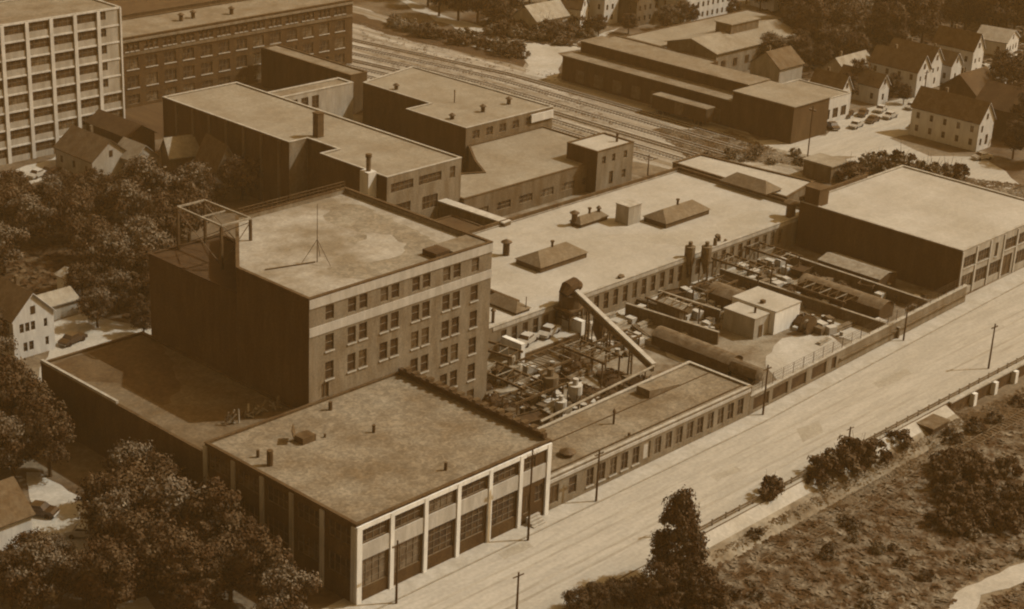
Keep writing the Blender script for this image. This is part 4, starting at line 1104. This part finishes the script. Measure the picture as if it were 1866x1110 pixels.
zones = [((46, 62, 14, 27), 'in the near corner of the first yard', 60), ((62, 76, 14, 33), 'under the conveyor in the first yard', 60), ((38, 62, 28, 38), 'by the tall block in the first yard', 26),
         ((81, 95, 27, 39), 'at the left end of the second yard', 34), ((98, 104, 24, 39), 'between the first two yard walls', 22), ((107, 120, 20, 39), 'in the middle of the second yard', 56),
         ((124, 136, 24, 39), 'between the yard walls near the right block', 44), ((124, 145, 6, 22), 'below the blank wall of the right block', 22), ((112, 121, 8, 17), 'right of the white yard house', 14)]
for (u0_, u1_, v0_, v1_), where, n in zones:
    placed = []
    for i in range(n):
        k = rr.choices(list(KD), (2, 4, 4, 2, 4, 4, 2, 4) if u1_ < 80 else (6, 4, 3, 3, 4, 5, 2, 2))[0]
        for _ in range(30):
            x, y = rr.uniform(u0_, u1_), rr.uniform(v0_, v1_)
            rad = 2.6 if k in ('heap', 'beams', 'pipes', 'skip') else 1.0
            if all((x - a) ** 2 + (y - b) ** 2 > ((rad + c) * .6) ** 2 for a, b, c in placed): break
        else: continue
        placed.append((x, y, rad))
        s = rr.uniform(.6, 1.2)
        KD[k].put((x, y, .035), R_(rr.choice((0, 90, 15, 80, 170)) + rr.uniform(-12, 12)), (s, s, s * rr.uniform(.8, 1.3)), NM[k] + ' ' + where, GR[k] + ', ' + where)
def gantry(px, py, w, l, h, rz, lab, m=None):
    q = P(px, py, 0); m = m or M_STEEL
    t = thing('steel_gantry', lab, 'gantry', (q.x, q.y, 0), R_(rz), 'steel gantries in the yards')
    for x in (-w / 2, w / 2):
        for y in (-l / 2, l / 2):
            p = MB(); p.bar((x, y, 0), (x, y, h), .2, .2, m); p.build('post', t)
    p = MB()
    for x in (-w / 2, w / 2): p.bar((x, -l / 2 - .6, h), (x, l / 2 + .6, h), .22, .35, m)
    n_ = int(l / 1.6)
    for k in range(n_ + 1):
        y = -l / 2 + l * k / n_; p.bar((-w / 2, y, h + .1), (w / 2, y, h + .1), .1, .14, M_TIMBER if k % 2 else m)
        if k < n_: p.bar((-w / 2, y, h + .1), (w / 2, y + l / n_, h + .1), .07, .1, m)
    p.build('top_frame', t)
    return t
gantry(925, 730, 4, 9, 4.2, 0, 'open steel gantry in front of the squat cyclone')
gantry(1010, 690, 5, 12, 3.8, 90, 'long open steel gantry across the middle of the first yard')
gantry(1075, 690, 4, 8, 4.6, 0, 'tall steel gantry just left of the conveyor')
gantry(1120, 655, 3, 8, 3.4, 90, 'low steel gantry under the conveyor')
gantry(970, 745, 3, 10, 3.0, 90, 'low rail-topped gantry near the back of the low street roof')
gantry(905, 690, 3, 6, 5.0, 10, 'tall narrow gantry left of the loading bay front')
gantry(1225, 585, 4, 8, 3.4, 0, 'steel gantry at the left end of the second yard')
gantry(1350, 515, 4, 10, 3.6, 0, 'steel gantry behind the white yard house')
gantry(1405, 490, 4, 9, 3.4, 0, 'steel gantry near the far corner of the second yard')
gantry(1300, 545, 3, 8, 2.8, 90, 'low gantry between the yard walls left of the white yard house')
gantry(1500, 560, 4, 10, 3.0, 0, 'steel gantry below the blank wall of the right block')
# long low dividing walls of the second yard
for i, (a, b_, h, lab) in enumerate((((1141, 553), (1310, 606), 2.2, 'low dividing wall first from the left in the second yard'),
        ((1200, 530), (1313, 566), 2.2, 'low dividing wall running to the back of the white yard house'),
        ((1313, 490), (1640, 598), 2.0, 'long pale-topped dividing wall passing behind the white yard house'),
        ((1432, 462), (1690, 548), 2.0, 'long low dividing wall closest to the right block'))):
    q0 = P(*a, h); q1 = P(*b_, h)
    t = thing('dividing_wall', lab, 'wall', (q0.x, q0.y, 0), 0, None)
    d = q1 - q0
    p = MB(); p.bar((0, 0, h / 2), (d.x, d.y, h / 2), .35, h, M_BRICK_D); p.build('wall', t)
    p = MB(); p.bar((0, 0, h + .06), (d.x, d.y, h + .06), .55, .12, M_TIMBER); p.build('coping', t)
# yard sheds
def shed(lab, u0, u1, v0, v1, h, rise, wall, roof, name='yard_shed', bow=False):
    t = thing(name, lab, 'shed', ((u0 + u1) / 2, v0, 0))
    w = (u1 - u0) / 2; l = v1 - v0
    p = MB(); p.box(-w, w, 0, l, 0, h, wall, skip='t')
    n = 8 if bow else 2
    pr = [(-w + 2 * w * k / n, h + (rise * math.sin(math.pi * k / n) if bow else rise * (1 - abs(2 * k / n - 1)))) for k in range(n + 1)]
    p.face([(x, 0, z) for x, z in pr] , wall); p.face([(x, l, z) for x, z in pr][::-1], wall); p.build('walls', t)
    p = MB()
    for a, b in zip(pr, pr[1:]): p.face([(a[0], -.2, a[1] + .05), (b[0], -.2, b[1] + .05), (b[0], l + .2, b[1] + .05), (a[0], l + .2, a[1] + .05)], roof)
    p.build('roof', t); return t
shed('long low bow-roofed shed in the left half of the second yard', 88.5, 92.5, 11.5, 27, 2.0, 1.0, M_BRICK_DD, M_MIDC, bow=True)
shed('long low bow-roofed shed behind the white yard house', 110.5, 115.5, 17.5, 33, 2.2, 1.1, M_BRICK_DD, M_MIDC, bow=True)
shed('long low shed between the dividing walls near the right block', 126.5, 131, 8, 25, 2.3, 1.0, M_BRICK_DD, M_MIDC, bow=True)
shed('short shed with a bright roof beneath the blank wall of the right block', 138.6, 144.5, 16, 29, 2.4, .7, M_BRICK_DD, M_TIMBER)
shed('small shed by the shop wall at the left of the second yard', 99.5, 103, 30, 35, 2.4, .5, M_BRICK_D, M_TIMBER)
b = MB(); b.poly(pxs([(1208, 628), (1322, 674), (1300, 690), (1215, 650)]), .09, M_PAVE); struct('concrete_strip', b)
b = MB(); b.poly(jitter([(83, 3.0), (112, 4.4), (116, 12), (108, 15), (96, 10), (93, 5), (84, 5)], .4, 2), .085, M_PAVE); struct('sandy_floor', b)
b = MB(); b.poly(jitter([(116, 6), (124, 6), (127, 11), (121, 14), (115, 12)], .4, 2), .1, M_PAVE); struct('sand_patch', b)
for px, py, w in ((1135, 575, 7), (1190, 545, 6), (1340, 492, 6), (1290, 515, 5)):
    q = P(px, py, 0); b = MB(); b.poly(jitter([(q.x - w / 2, q.y - 2), (q.x + w / 2, q.y - 2), (q.x + w / 2, q.y + 2), (q.x - w / 2, q.y + 2)], .3, 2), .11, M_PAVE); struct('concrete_apron', b)
# white yard house
ya = P(1319, 562, 3.7); yb = P(1376, 582, 3.7); yc = P(1408, 572, 3.7); yd = P(1452, 553, 4.0)
w1 = yc.x - yb.x; w2 = yd.x - yb.x + .8; l1 = ya.y - yb.y
YH = thing('white_yard_house', 'white rendered flat-roofed yard house in two joined boxes in the middle of the second yard', 'house', (yb.x, yb.y, 0))
p = MB(); p.box(0, w1, 0, l1, 0, 3.7, M_TAN, skip='t'); p.box(w1 + .01, w2, -1.0, l1 + 1.5, 0, 4.1, M_PALE, skip='t'); p.build('wall', YH)
p = MB(); p.box(-.12, w1 - .01, -.12, l1 + .12, 3.7, 3.82, M_WHITE_ROOF); p.build('roof', YH)
p = MB(); p.box(w1, w2 + .12, -1.12, l1 + 1.62, 4.1, 4.24, M_WHITE_ROOF); p.build('roof', YH)
p = MB(); p.tube([(w1 * .5, 1.6, 3.8), (w1 * .5, 1.6, 4.9)], .2, M_STEEL, 8); p.build('flue', YH)
p = MB(); p.box(w1 + 1.2, w1 + 1.9, 2.4, 3.1, 4.24, 4.8, M_STEEL); p.build('vent', YH)
p = MB(); p.box(w1 * .3, w1 * .3 + 1.1, -.05, -.004, .05, 2.2, M_STEEL); p.build('door', YH)
# tank wagon by the street range
TK = thing('tank_trailer', 'dark rounded tank trailer parked behind the low street range', 'tank trailer', (89.9, 9.3, 0))
p = MB(); p.tube([(0, -3.2, 1.6), (0, -3.0, 1.6), (0, 3.0, 1.6), (0, 3.2, 1.6)], [.5, 1.15, 1.15, .5], M_MIDC, 14); p.build('tank', TK)
p = MB(); p.box(-.9, .9, -3, 3, .4, .6, M_STEEL); p.build('chassis', TK)
for y in (-2.2, 2.2):
    for x in (-.9, .9):
        p = MB(); p.tube([(x - .12, y, .42), (x + .12, y, .42)], .42, M_TIRE, 12); p.build('wheel', TK)
# dark spoked wheel-like machine beside the white yard house
t = thing('cable_reel', 'big dark upright cable reel beside the white yard house', 'cable reel', (113, 13.2, 1.6))
for y in (-.6, .6):
    p = MB(); p.tube([(0, y - .06, 0), (0, y + .06, 0)], 1.6, M_STEEL, 18); p.build('flange', t)
p = MB(); p.tube([(0, -.55, 0), (0, .55, 0)], .8, M_TIMBER, 12); p.build('core', t)
# jagged row of low stacks along the right edge of the front block roof
ED = thing('edge_parapet', 'thick dark ragged parapet along the right edge of the front block roof', 'parapet', (33.4, 0, 10.9))
p = MB(); p.box(0, .7, .8, 28.6, .1, .75, M_TARD); p.build('wall', ED)
for k in range(18):
    p = MB(); p.box(-.15, .9, 1.2 + k * 1.5, 1.9 + k * 1.5, .75, 1.0 + .12 * ((k * 7) % 3), M_STEEL); p.build('cap', ED)
# rubble and a plank heap where the wing meets the front roof
for i, (px, py) in enumerate(((418, 770), (447, 758), (470, 752), (500, 746))):
    q = P(px, py, 9.1); t = thing('rubble_pile', ['leftmost pile of planks where the low wing roof meets the front roof', 'second pile of planks along the back of the front roof', 'third pile of planks along the back of the front roof', 'pile of planks closest to the tall block corner'][i], 'rubble', (q.x, min(max(q.y, 30.6), 34), 9.1))
    p = MB()
    for k in range(9): p.bar((rr.uniform(-1.2, 1.2), rr.uniform(-.6, .6), rr.uniform(0, .5)), (rr.uniform(-1.2, 1.2), rr.uniform(-.6, .6), rr.uniform(.3, 2.0)), .25, .15, M_MIDC if k % 2 else M_TIMBER)
    p.build('planks', t)

# ------------------------------------------------------------------ trees
def crown_mesh(seed, R=(3, 3, 3.4), zc=5.0, clumps=42, leaves=60, ls=.34, mat_=None, cone=False):
    rg = random.Random(seed); mb = MB(); m = mat_ or M_LEAF
    mb.mi(m)
    cl = []
    for i in range(clumps):
        while True:
            x, y, z = rg.uniform(-1, 1), rg.uniform(-1, 1), rg.uniform(-1, 1); d = math.sqrt(x * x + y * y + z * z)
            if .35 < d < 1: break
        k = rg.uniform(.62, 1.0) / d
        x *= k; y *= k; z *= k
        if cone: s_ = .7 + .5 * (1 - (z + 1) / 2) ** .7; x *= s_; y *= s_
        cl.append((x * R[0], y * R[1], z * R[2] + zc, rg.uniform(.35, 1.25)))
    for cx, cy, cz, cr in cl:
        rad = cr * R[0] * .25
        for j in range(int(leaves * (.5 + cr * .7))):
            a = rg.uniform(0, 6.283); c = rg.uniform(-.6, 1); s_ = math.sqrt(max(0, 1 - c * c)); q = rad * rg.uniform(.4, 1.7)
            px, py, pz = cx + q * s_ * math.cos(a), cy + q * s_ * math.sin(a), cz + q * c * .8
            n = Vector((s_ * math.cos(a) + rg.uniform(-.7, .7), s_ * math.sin(a) + rg.uniform(-.7, .7), c + rg.uniform(-.5, .7))).normalized()
            t = n.orthogonal().normalized(); b = n.cross(t); w = ls * rg.uniform(.6, 1.3)
            an = rg.uniform(0, 3.14); t2 = t * math.cos(an) + b * math.sin(an); b2 = n.cross(t2)
            P0 = Vector((px, py, pz)); i = len(mb.v)
            for sx, sy in ((-1, -.5), (0, -.9), (1, .2), (.1, 1.0)): mb.v.append(tuple(P0 + t2 * sx * w + b2 * sy * w * .8))
            mb.f.append((i, i + 1, i + 2, i + 3)); mb.m.append(0)
    return mb.mesh('crown')
def trunk_mesh(seed, h=5.0, r=.28, spread=2.0):
    rg = random.Random(seed); mb = MB()
    mb.tube([(0, 0, -.3), (rg.uniform(-.1, .1), rg.uniform(-.1, .1), h * .5), (rg.uniform(-.3, .3), rg.uniform(-.3, .3), h)], [r, r * .75, r * .35], M_BARK, 8)
    for k in range(5):
        a = k * 1.26 + rg.uniform(-.4, .4); z = h * rg.uniform(.4, .7)
        mb.tube([(0, 0, z), (math.cos(a) * spread * .5, math.sin(a) * spread * .5, z + 1.0), (math.cos(a) * spread, math.sin(a) * spread, z + rg.uniform(1.6, 2.6))], [r * .45, r * .3, r * .12], M_BARK, 6)
    return mb.mesh('trunk')
TREES = []
for i, (R, zc, mt, cone, cl) in enumerate((((3.4, 3.0, 3.2), 5.0, M_LEAF, False, 38), ((2.9, 3.4, 3.9), 5.4, M_LEAF_D, False, 44), ((3.8, 3.1, 2.6), 4.4, M_LEAF_D, False, 36), ((3.0, 3.0, 5.0), 5.8, M_LEAF_D, True, 80))):
    t = thing('leafy_tree', '', 'tree'); link('trunk', trunk_mesh(i + 1), t); link('crown', crown_mesh(i + 31, R, zc, int(cl * 1.6), 110, .18, mt, cone), t); TREES.append(Place(t))
SHRUBS = []
for i, (R, mt) in enumerate((((1.7, 1.7, 1.1), M_LEAF), ((1.5, 1.7, 1.2), M_LEAF_D), ((1.6, 1.6, .9), M_LEAF_L))):
    t = thing('shrub', '', 'shrub'); link('stem', trunk_mesh(i + 11, 1.0, .08, .6), t); link('foliage', crown_mesh(i + 61, R, .95, 22, 60, .18, mt), t); SHRUBS.append(Place(t))
rt = random.Random(77)
def tree(px, py, s, lab, grp=None, kind=None, z=0, sz=None, world=None):
    q = G_(px, py) if world is None else Vector(world); z = q.z
    k = rt.randrange(3) if kind is None else kind
    TREES[k].put((q.x, q.y, z), rt.uniform(0, 6.28), (s, s, sz or s * rt.uniform(.9, 1.15)), lab, grp)
def shrub(px, py, s, lab, grp=None, kind=None, z=0):
    q = G_(px, py); z = q.z; k = rt.randrange(3) if kind is None else kind
    SHRUBS[k].put((q.x, q.y, z), rt.uniform(0, 6.28), (s, s, s * rt.uniform(.85, 1.15)), lab, grp)
ORD = ['first', 'second', 'third', 'fourth', 'fifth', 'sixth', 'seventh', 'eighth', 'ninth', 'tenth', 'eleventh', 'twelfth']
def rows(pts, names, base):
    """labels by row (far to near) and place in the row, left to right"""
    o = sorted(range(len(pts)), key=lambda i: pts[i][1]); n = len(names); k = math.ceil(len(pts) / n); lab = [''] * len(pts)
    for r_ in range(n):
        row = sorted(o[r_ * k:(r_ + 1) * k], key=lambda i: pts[i][0])
        for j, i in enumerate(row): lab[i] = '%s, %s from the left in the %s' % (base, ORD[j], names[r_])
    return lab
G = 'trees left of the tall block'
grove = []
for px, py, s in ((30, 405, 1.1), (90, 400, .9), (150, 405, .95), (60, 450, 1.3), (130, 445, 1.3), (190, 430, 1.3), (8, 500, 1.1), (165, 480, 1.2), (240, 440, 1.3), (215, 395, 1.1),
                  (270, 400, 1.3), (285, 395, .9), (310, 385, .8), (250, 510, 1.3), (205, 530, 1.2), (150, 545, .8), (300, 480, 1.3), (262, 560, 1.1), (215, 572, .9), (272, 590, .9), (335, 372, .7),
                  (5, 440, 1.4), (350, 390, 1.2), (395, 372, .6), (310, 430, 1.2), (345, 440, 1.2), (290, 530, 1.3), (20, 365, .8), (110, 362, .7), (175, 372, .7), (240, 372, .7)):
    grove.append((px, py, s))
for (px, py, s), lb in zip(grove, rows(grove, ['farthest row', 'second row', 'third row', 'fourth row', 'nearest row'], 'leafy tree in the shady grove')):
    tree(px, py, s, lb, G, rt.choice((0, 1, 1, 2)))
tree(178, 597, .75, 'round dark tree standing in the pale yard right of the white gabled house', None, 0)
tree(440, 365, 1.15, 'broad tree standing against the dark side of the long block', None, 2)
tree(262, 612, .6, 'small tree at the right corner of the pale yard', None, 1)
edge = []; clump = []; lowt = []
G2 = 'trees along the left edge below the white house'
for px, py, s in ((12, 755, 1.15), (5, 815, 1.3), (50, 835, 1.25), (92, 868, 1.05), (-12, 700, 1.0), (-20, 860, 1.3), (48, 782, 1.0), (-30, 650, 1.1), (25, 872, 1.1)):
    edge.append((px, py, s))
for (px, py, s), lb in zip(edge, rows(edge, ['upper row', 'lower row'], 'tree at the left edge')): tree(px, py, s, lb, G2)
G3 = 'trees in front of the dark side of the front block'
for px, py, s in ((222, 985, 1.4), (278, 950, 1.1), (245, 1045, 1.3), (325, 1015, 1.35), (390, 1045, 1.15), (305, 1095, 1.2), (420, 1095, 1.1), (475, 1120, 1.1), (355, 1135, 1.1), (405, 985, .85), (205, 1020, 1.05), (520, 1165, 1.0),
                  (245, 925, 1.0), (455, 1055, .8)):
    clump.append((px, py, s))
for (px, py, s), lb in zip(clump, rows(clump, ['back row', 'middle row', 'front row'], 'big tree before the front block')): tree(px, py, s, lb, G3, rt.choice((0, 1, 1, 2)))
for px, py, s in ((60, 1075, .8), (110, 1085, .8), (20, 1105, .9), (160, 1105, .9), (75, 1120, 1.0), (200, 1130, 1.0), (100, 1040, .6), (20, 1060, .55)):
    lowt.append((px, py, s))
for (px, py, s), lb in zip(lowt, rows(lowt, ['upper row', 'lower row'], 'low rounded tree in the bottom left corner')): tree(px, py, s, lb, 'low trees at the bottom left')
tree(1228, 1090, .98, 'tall conical tree at the bottom beside the street', None, 3, -.0, 1.35)
for px, py, s in ((1262, 1140, .85), (1200, 1150, .9), (1285, 1165, .85)):
    tree(px, py, s, 'bushy tree at the foot of the tall conical tree by the street', 'trees at the foot of the conical tree', 1)
for px, py, s in ((1120, 1105, .55), (1085, 1118, .5), (1155, 1120, .6), (1050, 1125, .5)):
    tree(px, py, s, 'small bushy tree at the bottom edge left of the conical tree', 'small trees at the bottom edge by the street', 2)
# woods at the top right
G4 = 'trees of the wood at the top right'
for i in range(92):
    px = rt.uniform(1430, 1890); py = rt.uniform(-10, 100) + max(0, (px - 1600)) * .04
    if 1470 < px < 1500 and py > 60: continue
    if px > 1780 and py > 78: continue
    if abs(px - 1705) < 26 and 30 < py < 95: continue
    if 1640 < px < 1770 and py > 92: continue
    part_ = ('left part of the wood, beside the gabled workshop' if px < 1560 else 'middle part of the wood, above the white gables' if px < 1720 else 'right part of the wood, above the pale lot') + (', towards the back' if py < 40 else ', towards the front')
    tree(px, py, rt.uniform(1.15, 1.9), 'dark tree in the ' + part_, G4 + ', ' + part_.split(',')[0] + ',' + part_.split(',')[-1], rt.choice((0, 1, 1, 2)))
for i in range(20):
    px = rt.uniform(1390, 1560); py = rt.uniform(90, 135)
    tree(px, py, rt.uniform(.7, 1.1), 'middling tree between the gabled workshop and the warehouse end', 'trees behind the warehouse end')
for px, py, s in ((1830, 200, 1.3), (1866, 170, 1.3), (1850, 235, 1.3), (1880, 210, 1.5), (1820, 160, 1.0), (1870, 260, 1.2), (1890, 300, 1.2), (1845, 290, .9)):
    tree(px, py, s, 'dark tree at the right edge beside the dark roofed houses', 'trees at the right edge', 1)
for px, py, s in ((1540, 190, .8), (1592, 185, .7), (1625, 178, .7), (1560, 175, .9), (1512, 215, .5), (1646, 190, .5)):
    tree(px, py, s, 'small garden tree among the parked cars and white gables', 'garden trees by the side street', 1)
# trees at the top middle
for px, py, s in ((800, 30, 1.3), (835, 38, 1.4), (870, 42, 1.4), (900, 46, 1.2), (780, 12, 1.3), (850, 15, 1.4), (930, 25, 1.1), (1180, 20, 1.2), (1205, 30, 1.2), (1225, 12, 1.2), (1150, 5, 1.2), (1000, 15, 1.2), (965, 8, 1.2),
                  (1070, 15, 1.1), (1385, 20, 1.0), (1360, 8, 1.1), (1240, 48, .8), (1215, 55, .8), (1262, 44, .6), (1335, 38, .7), (1090, 66, .7), (1145, 62, .7), (1010, 75, .7), (740, 0, 1.2), (910, 5, 1.3)):
    tree(px, py, s, 'dark tree beyond the rail yard at the top edge', 'trees at the top edge beyond the rail yard', rt.choice((0, 1)))
for i in range(34):
    px = rt.uniform(895, 1075); py = 52 + (px - 900) * .12 + rt.uniform(-14, 14)
    shrub(px, py, rt.uniform(1.2, 2.2), 'rounded bush in the rough ground between the dirt lane and the houses at the top', 'bushes beyond the dirt lane')
for i in range(26):
    t_ = rt.random(); px = 700 + t_ * 260; py = 42 + t_ * 62 + rt.uniform(-6, 8)
    shrub(px, py, rt.uniform(.9, 1.7), 'low bush along the bank between the tracks and the dirt lane', 'bushes on the bank by the tracks')
for px, py, s in ((1640, 322, 2.6), (1612, 312, 1.6), (1665, 330, 1.8), (1580, 300, 1.4), (1600, 296, 1.2)):
    shrub(px, py, s, 'dark bush in the left clump on the field behind the right block', 'left clump of bushes on the field')
for px, py, s in ((1700, 330, 2.4), (1725, 332, 2.2), (1685, 325, 1.8), (1745, 325, 1.6)):
    shrub(px, py, s, 'dark bush in the right clump on the field behind the right block', 'right clump of bushes on the field')
shrub(1545, 330, 2.2, 'single dark bush beside the lineside hut', None, 1)
for i in range(60):
    px = rt.uniform(1290, 1470); py = 270 + rt.uniform(0, 26) + (px - 1290) * .04
    if i < 16: shrub(px, py, rt.uniform(.4, .9), 'low scrubby bush on the verge by the side street', 'bushes on the verge', 2)
# bank beyond the street
for px, py, s, lab in ((1400, 905, 1.2, 'small dark bush beside the guard rail, nearest the conical tree'), (1412, 888, .8, 'slender bush just above the small dark one by the guard rail'),
        (1500, 872, 1.5, 'left bush of the big clump below the guard rail'), (1528, 858, 1.9, 'tall middle bush of the big clump below the guard rail'),
        (1560, 848, 1.9, 'right bush of the big clump below the guard rail'), (1590, 840, 1.5, 'last bush at the right of the big clump below the guard rail'),
        (1490, 885, 1.0, 'round bush in front of the big clump'), (1640, 810, 1.1, 'low bush left of the timber bunker'), (1735, 805, .9, 'low bush right of the timber bunker'),
        (1778, 785, .9, 'bush below the first pale buttress'), (1812, 768, .8, 'bush between the first pale buttresses'), (1858, 738, .8, 'bush at the right edge below the retaining wall')):
    shrub(px, py, s, lab, None, 1 if s > 1 else 0, -1.4)
for i in range(44):
    px = rt.uniform(1700, 1885); py = rt.uniform(850, 975)
    w_ = ('upper' if py < 912 else 'lower') + (' left' if px < 1790 else ' right')
    shrub(px, py, rt.uniform(.8, 1.7), 'dark bush in the ' + w_ + ' quarter of the thicket on the low ground', 'thicket on the low ground, ' + w_, 1, -2.15)
for i in range(24):
    px = rt.uniform(1290, 1880); py = rt.uniform(950, 1115)
    shrub(px, py, rt.uniform(.3, .75), 'small scattered bush on the rough grassland in the foreground', 'scattered bushes in the foreground grass', None, -2.15)
# ground cover nobody could count
PATHP = pxs([(1715, 1130), (1738, 1072), (1798, 1042), (1880, 1008), (1910, 1050), (1800, 1095), (1780, 1135)], -2.15)
def inside(c, pl):
    k = False
    for i in range(len(pl)):
        (x1, y1), (x2, y2) = pl[i - 1], pl[i]
        if (y1 > c[1]) != (y2 > c[1]) and c[0] < (x2 - x1) * (c[1] - y1) / (y2 - y1) + x1: k = not k
    return k
def weeds(name, region, n, m, s0, s1, zf, label=None, seed=1):
    rg = random.Random(seed); mb = MB(); mb.mi(m)
    for i in range(n):
        c = region(rg); z = zf
        if inside(c, PATHP): continue
        for j in range(rg.randint(3, 7)):
            w = rg.uniform(s0, s1); a = rg.uniform(0, 6.28); x = c[0] + rg.uniform(-.6, .6); y = c[1] + rg.uniform(-.6, .6); i0 = len(mb.v)
            dx, dy = math.cos(a) * w, math.sin(a) * w; ex, ey = -dy * .8, dx * .8; h_ = w * rg.uniform(.1, .8)
            mb.v += [(x - dx - ex, y - dy - ey, z + .01), (x + dx - ex, y + dy - ey, z + .01), (x + dx * .7 + ex, y + dy * .7 + ey, z + h_), (x - dx * .7 + ex, y - dy * .7 + ey, z + h_ * .8)]
            mb.f.append((i0, i0 + 1, i0 + 2, i0 + 3)); mb.m.append(0)
    o = mb.build(name); o['kind'] = 'stuff'; o['category'] = 'vegetation'; o['label'] = label; return o
def reg(quad, z=0):
    q = [P(x, y, z) for x, y in quad]
    def f(rg):
        s, t = rg.random(), rg.random(); a = q[0].lerp(q[1], s); b = q[3].lerp(q[2], s); c = a.lerp(b, t); return (c.x, c.y)
    return f
weeds('grass', reg([(1260, 1010), (1880, 700), (1880, 1130), (1240, 1130)], -2.17), 9000, M_WEED, .08, .22, -2.17, 'rough grass and weeds covering the low ground beyond the street', 1)
weeds('grass', reg([(1270, 985), (1760, 735), (1790, 760), (1300, 1020)], -1.2), 700, M_WEED, .08, .2, -1.2, 'thin weeds on the pale gravel bank below the guard rail', 2)
weeds('grass', reg([(1500, 290), (1880, 340), (1880, 420), (1560, 330)]), 4000, M_WEED, .1, .28, .05, 'rough pale grass on the field behind the right block', 3)
weeds('grass', reg([(1190, 235), (1330, 240), (1480, 300), (1260, 292)]), 2600, M_WEED, .1, .26, .04, 'weeds between the tracks and the side street', 4)
weeds('undergrowth', reg([(1290, 1040), (1880, 760), (1880, 1130), (1290, 1130)], -2.17), 2600, M_LEAF, .15, .5, -2.15, 'patchy brush and tall weeds over the rough foreground grass', 9)
weeds('weeds', reg([(650, 40), (1020, 135), (1200, 300), (700, 150)]), 900, M_WEED, .08, .2, .06, 'dark weeds along the railway tracks', 5)
weeds('undergrowth', reg([(0, 340), (330, 330), (330, 600), (0, 520)]), 2600, M_LEAF_D, .3, .8, 0, 'undergrowth below the grove left of the tall block', 6)
weeds('undergrowth', reg([(880, 0), (1100, 10), (1080, 90), (880, 70)]), 2200, M_LEAF, .25, .6, 0, 'rough growth in the gardens at the top edge', 7)
weeds('undergrowth', reg([(1390, -10), (1900, 0), (1900, 130), (1390, 150)]), 4200, M_LEAF_D, .3, .8, 0, 'undergrowth below the wood at the top right', 8)
# ------------------------------------------------------------------ thin hazy volume added round the whole place to lift the blacks
hz = MB(); hz.box(-300, 1500, -390, 880, -4, 119, M_PAVE)
ho = hz.build('added_haze'); ho['kind'] = 'stuff'; ho['label'] = 'thin brownish hazy volume added over the whole district to lift the blacks'; ho['category'] = 'added_haze'
hm = bpy.data.materials.new('added_haze_air'); hm.use_nodes = True; hn = hm.node_tree.nodes; hn.clear()
vo = hn.new('ShaderNodeVolumePrincipled'); oo = hn.new('ShaderNodeOutputMaterial'); hm.node_tree.links.new(vo.outputs[0], oo.inputs['Volume'])
vo.inputs['Color'].default_value = (.95, .62, .26, 1); vo.inputs['Density'].default_value = .000155
ho.data.materials.clear(); ho.data.materials.append(hm)
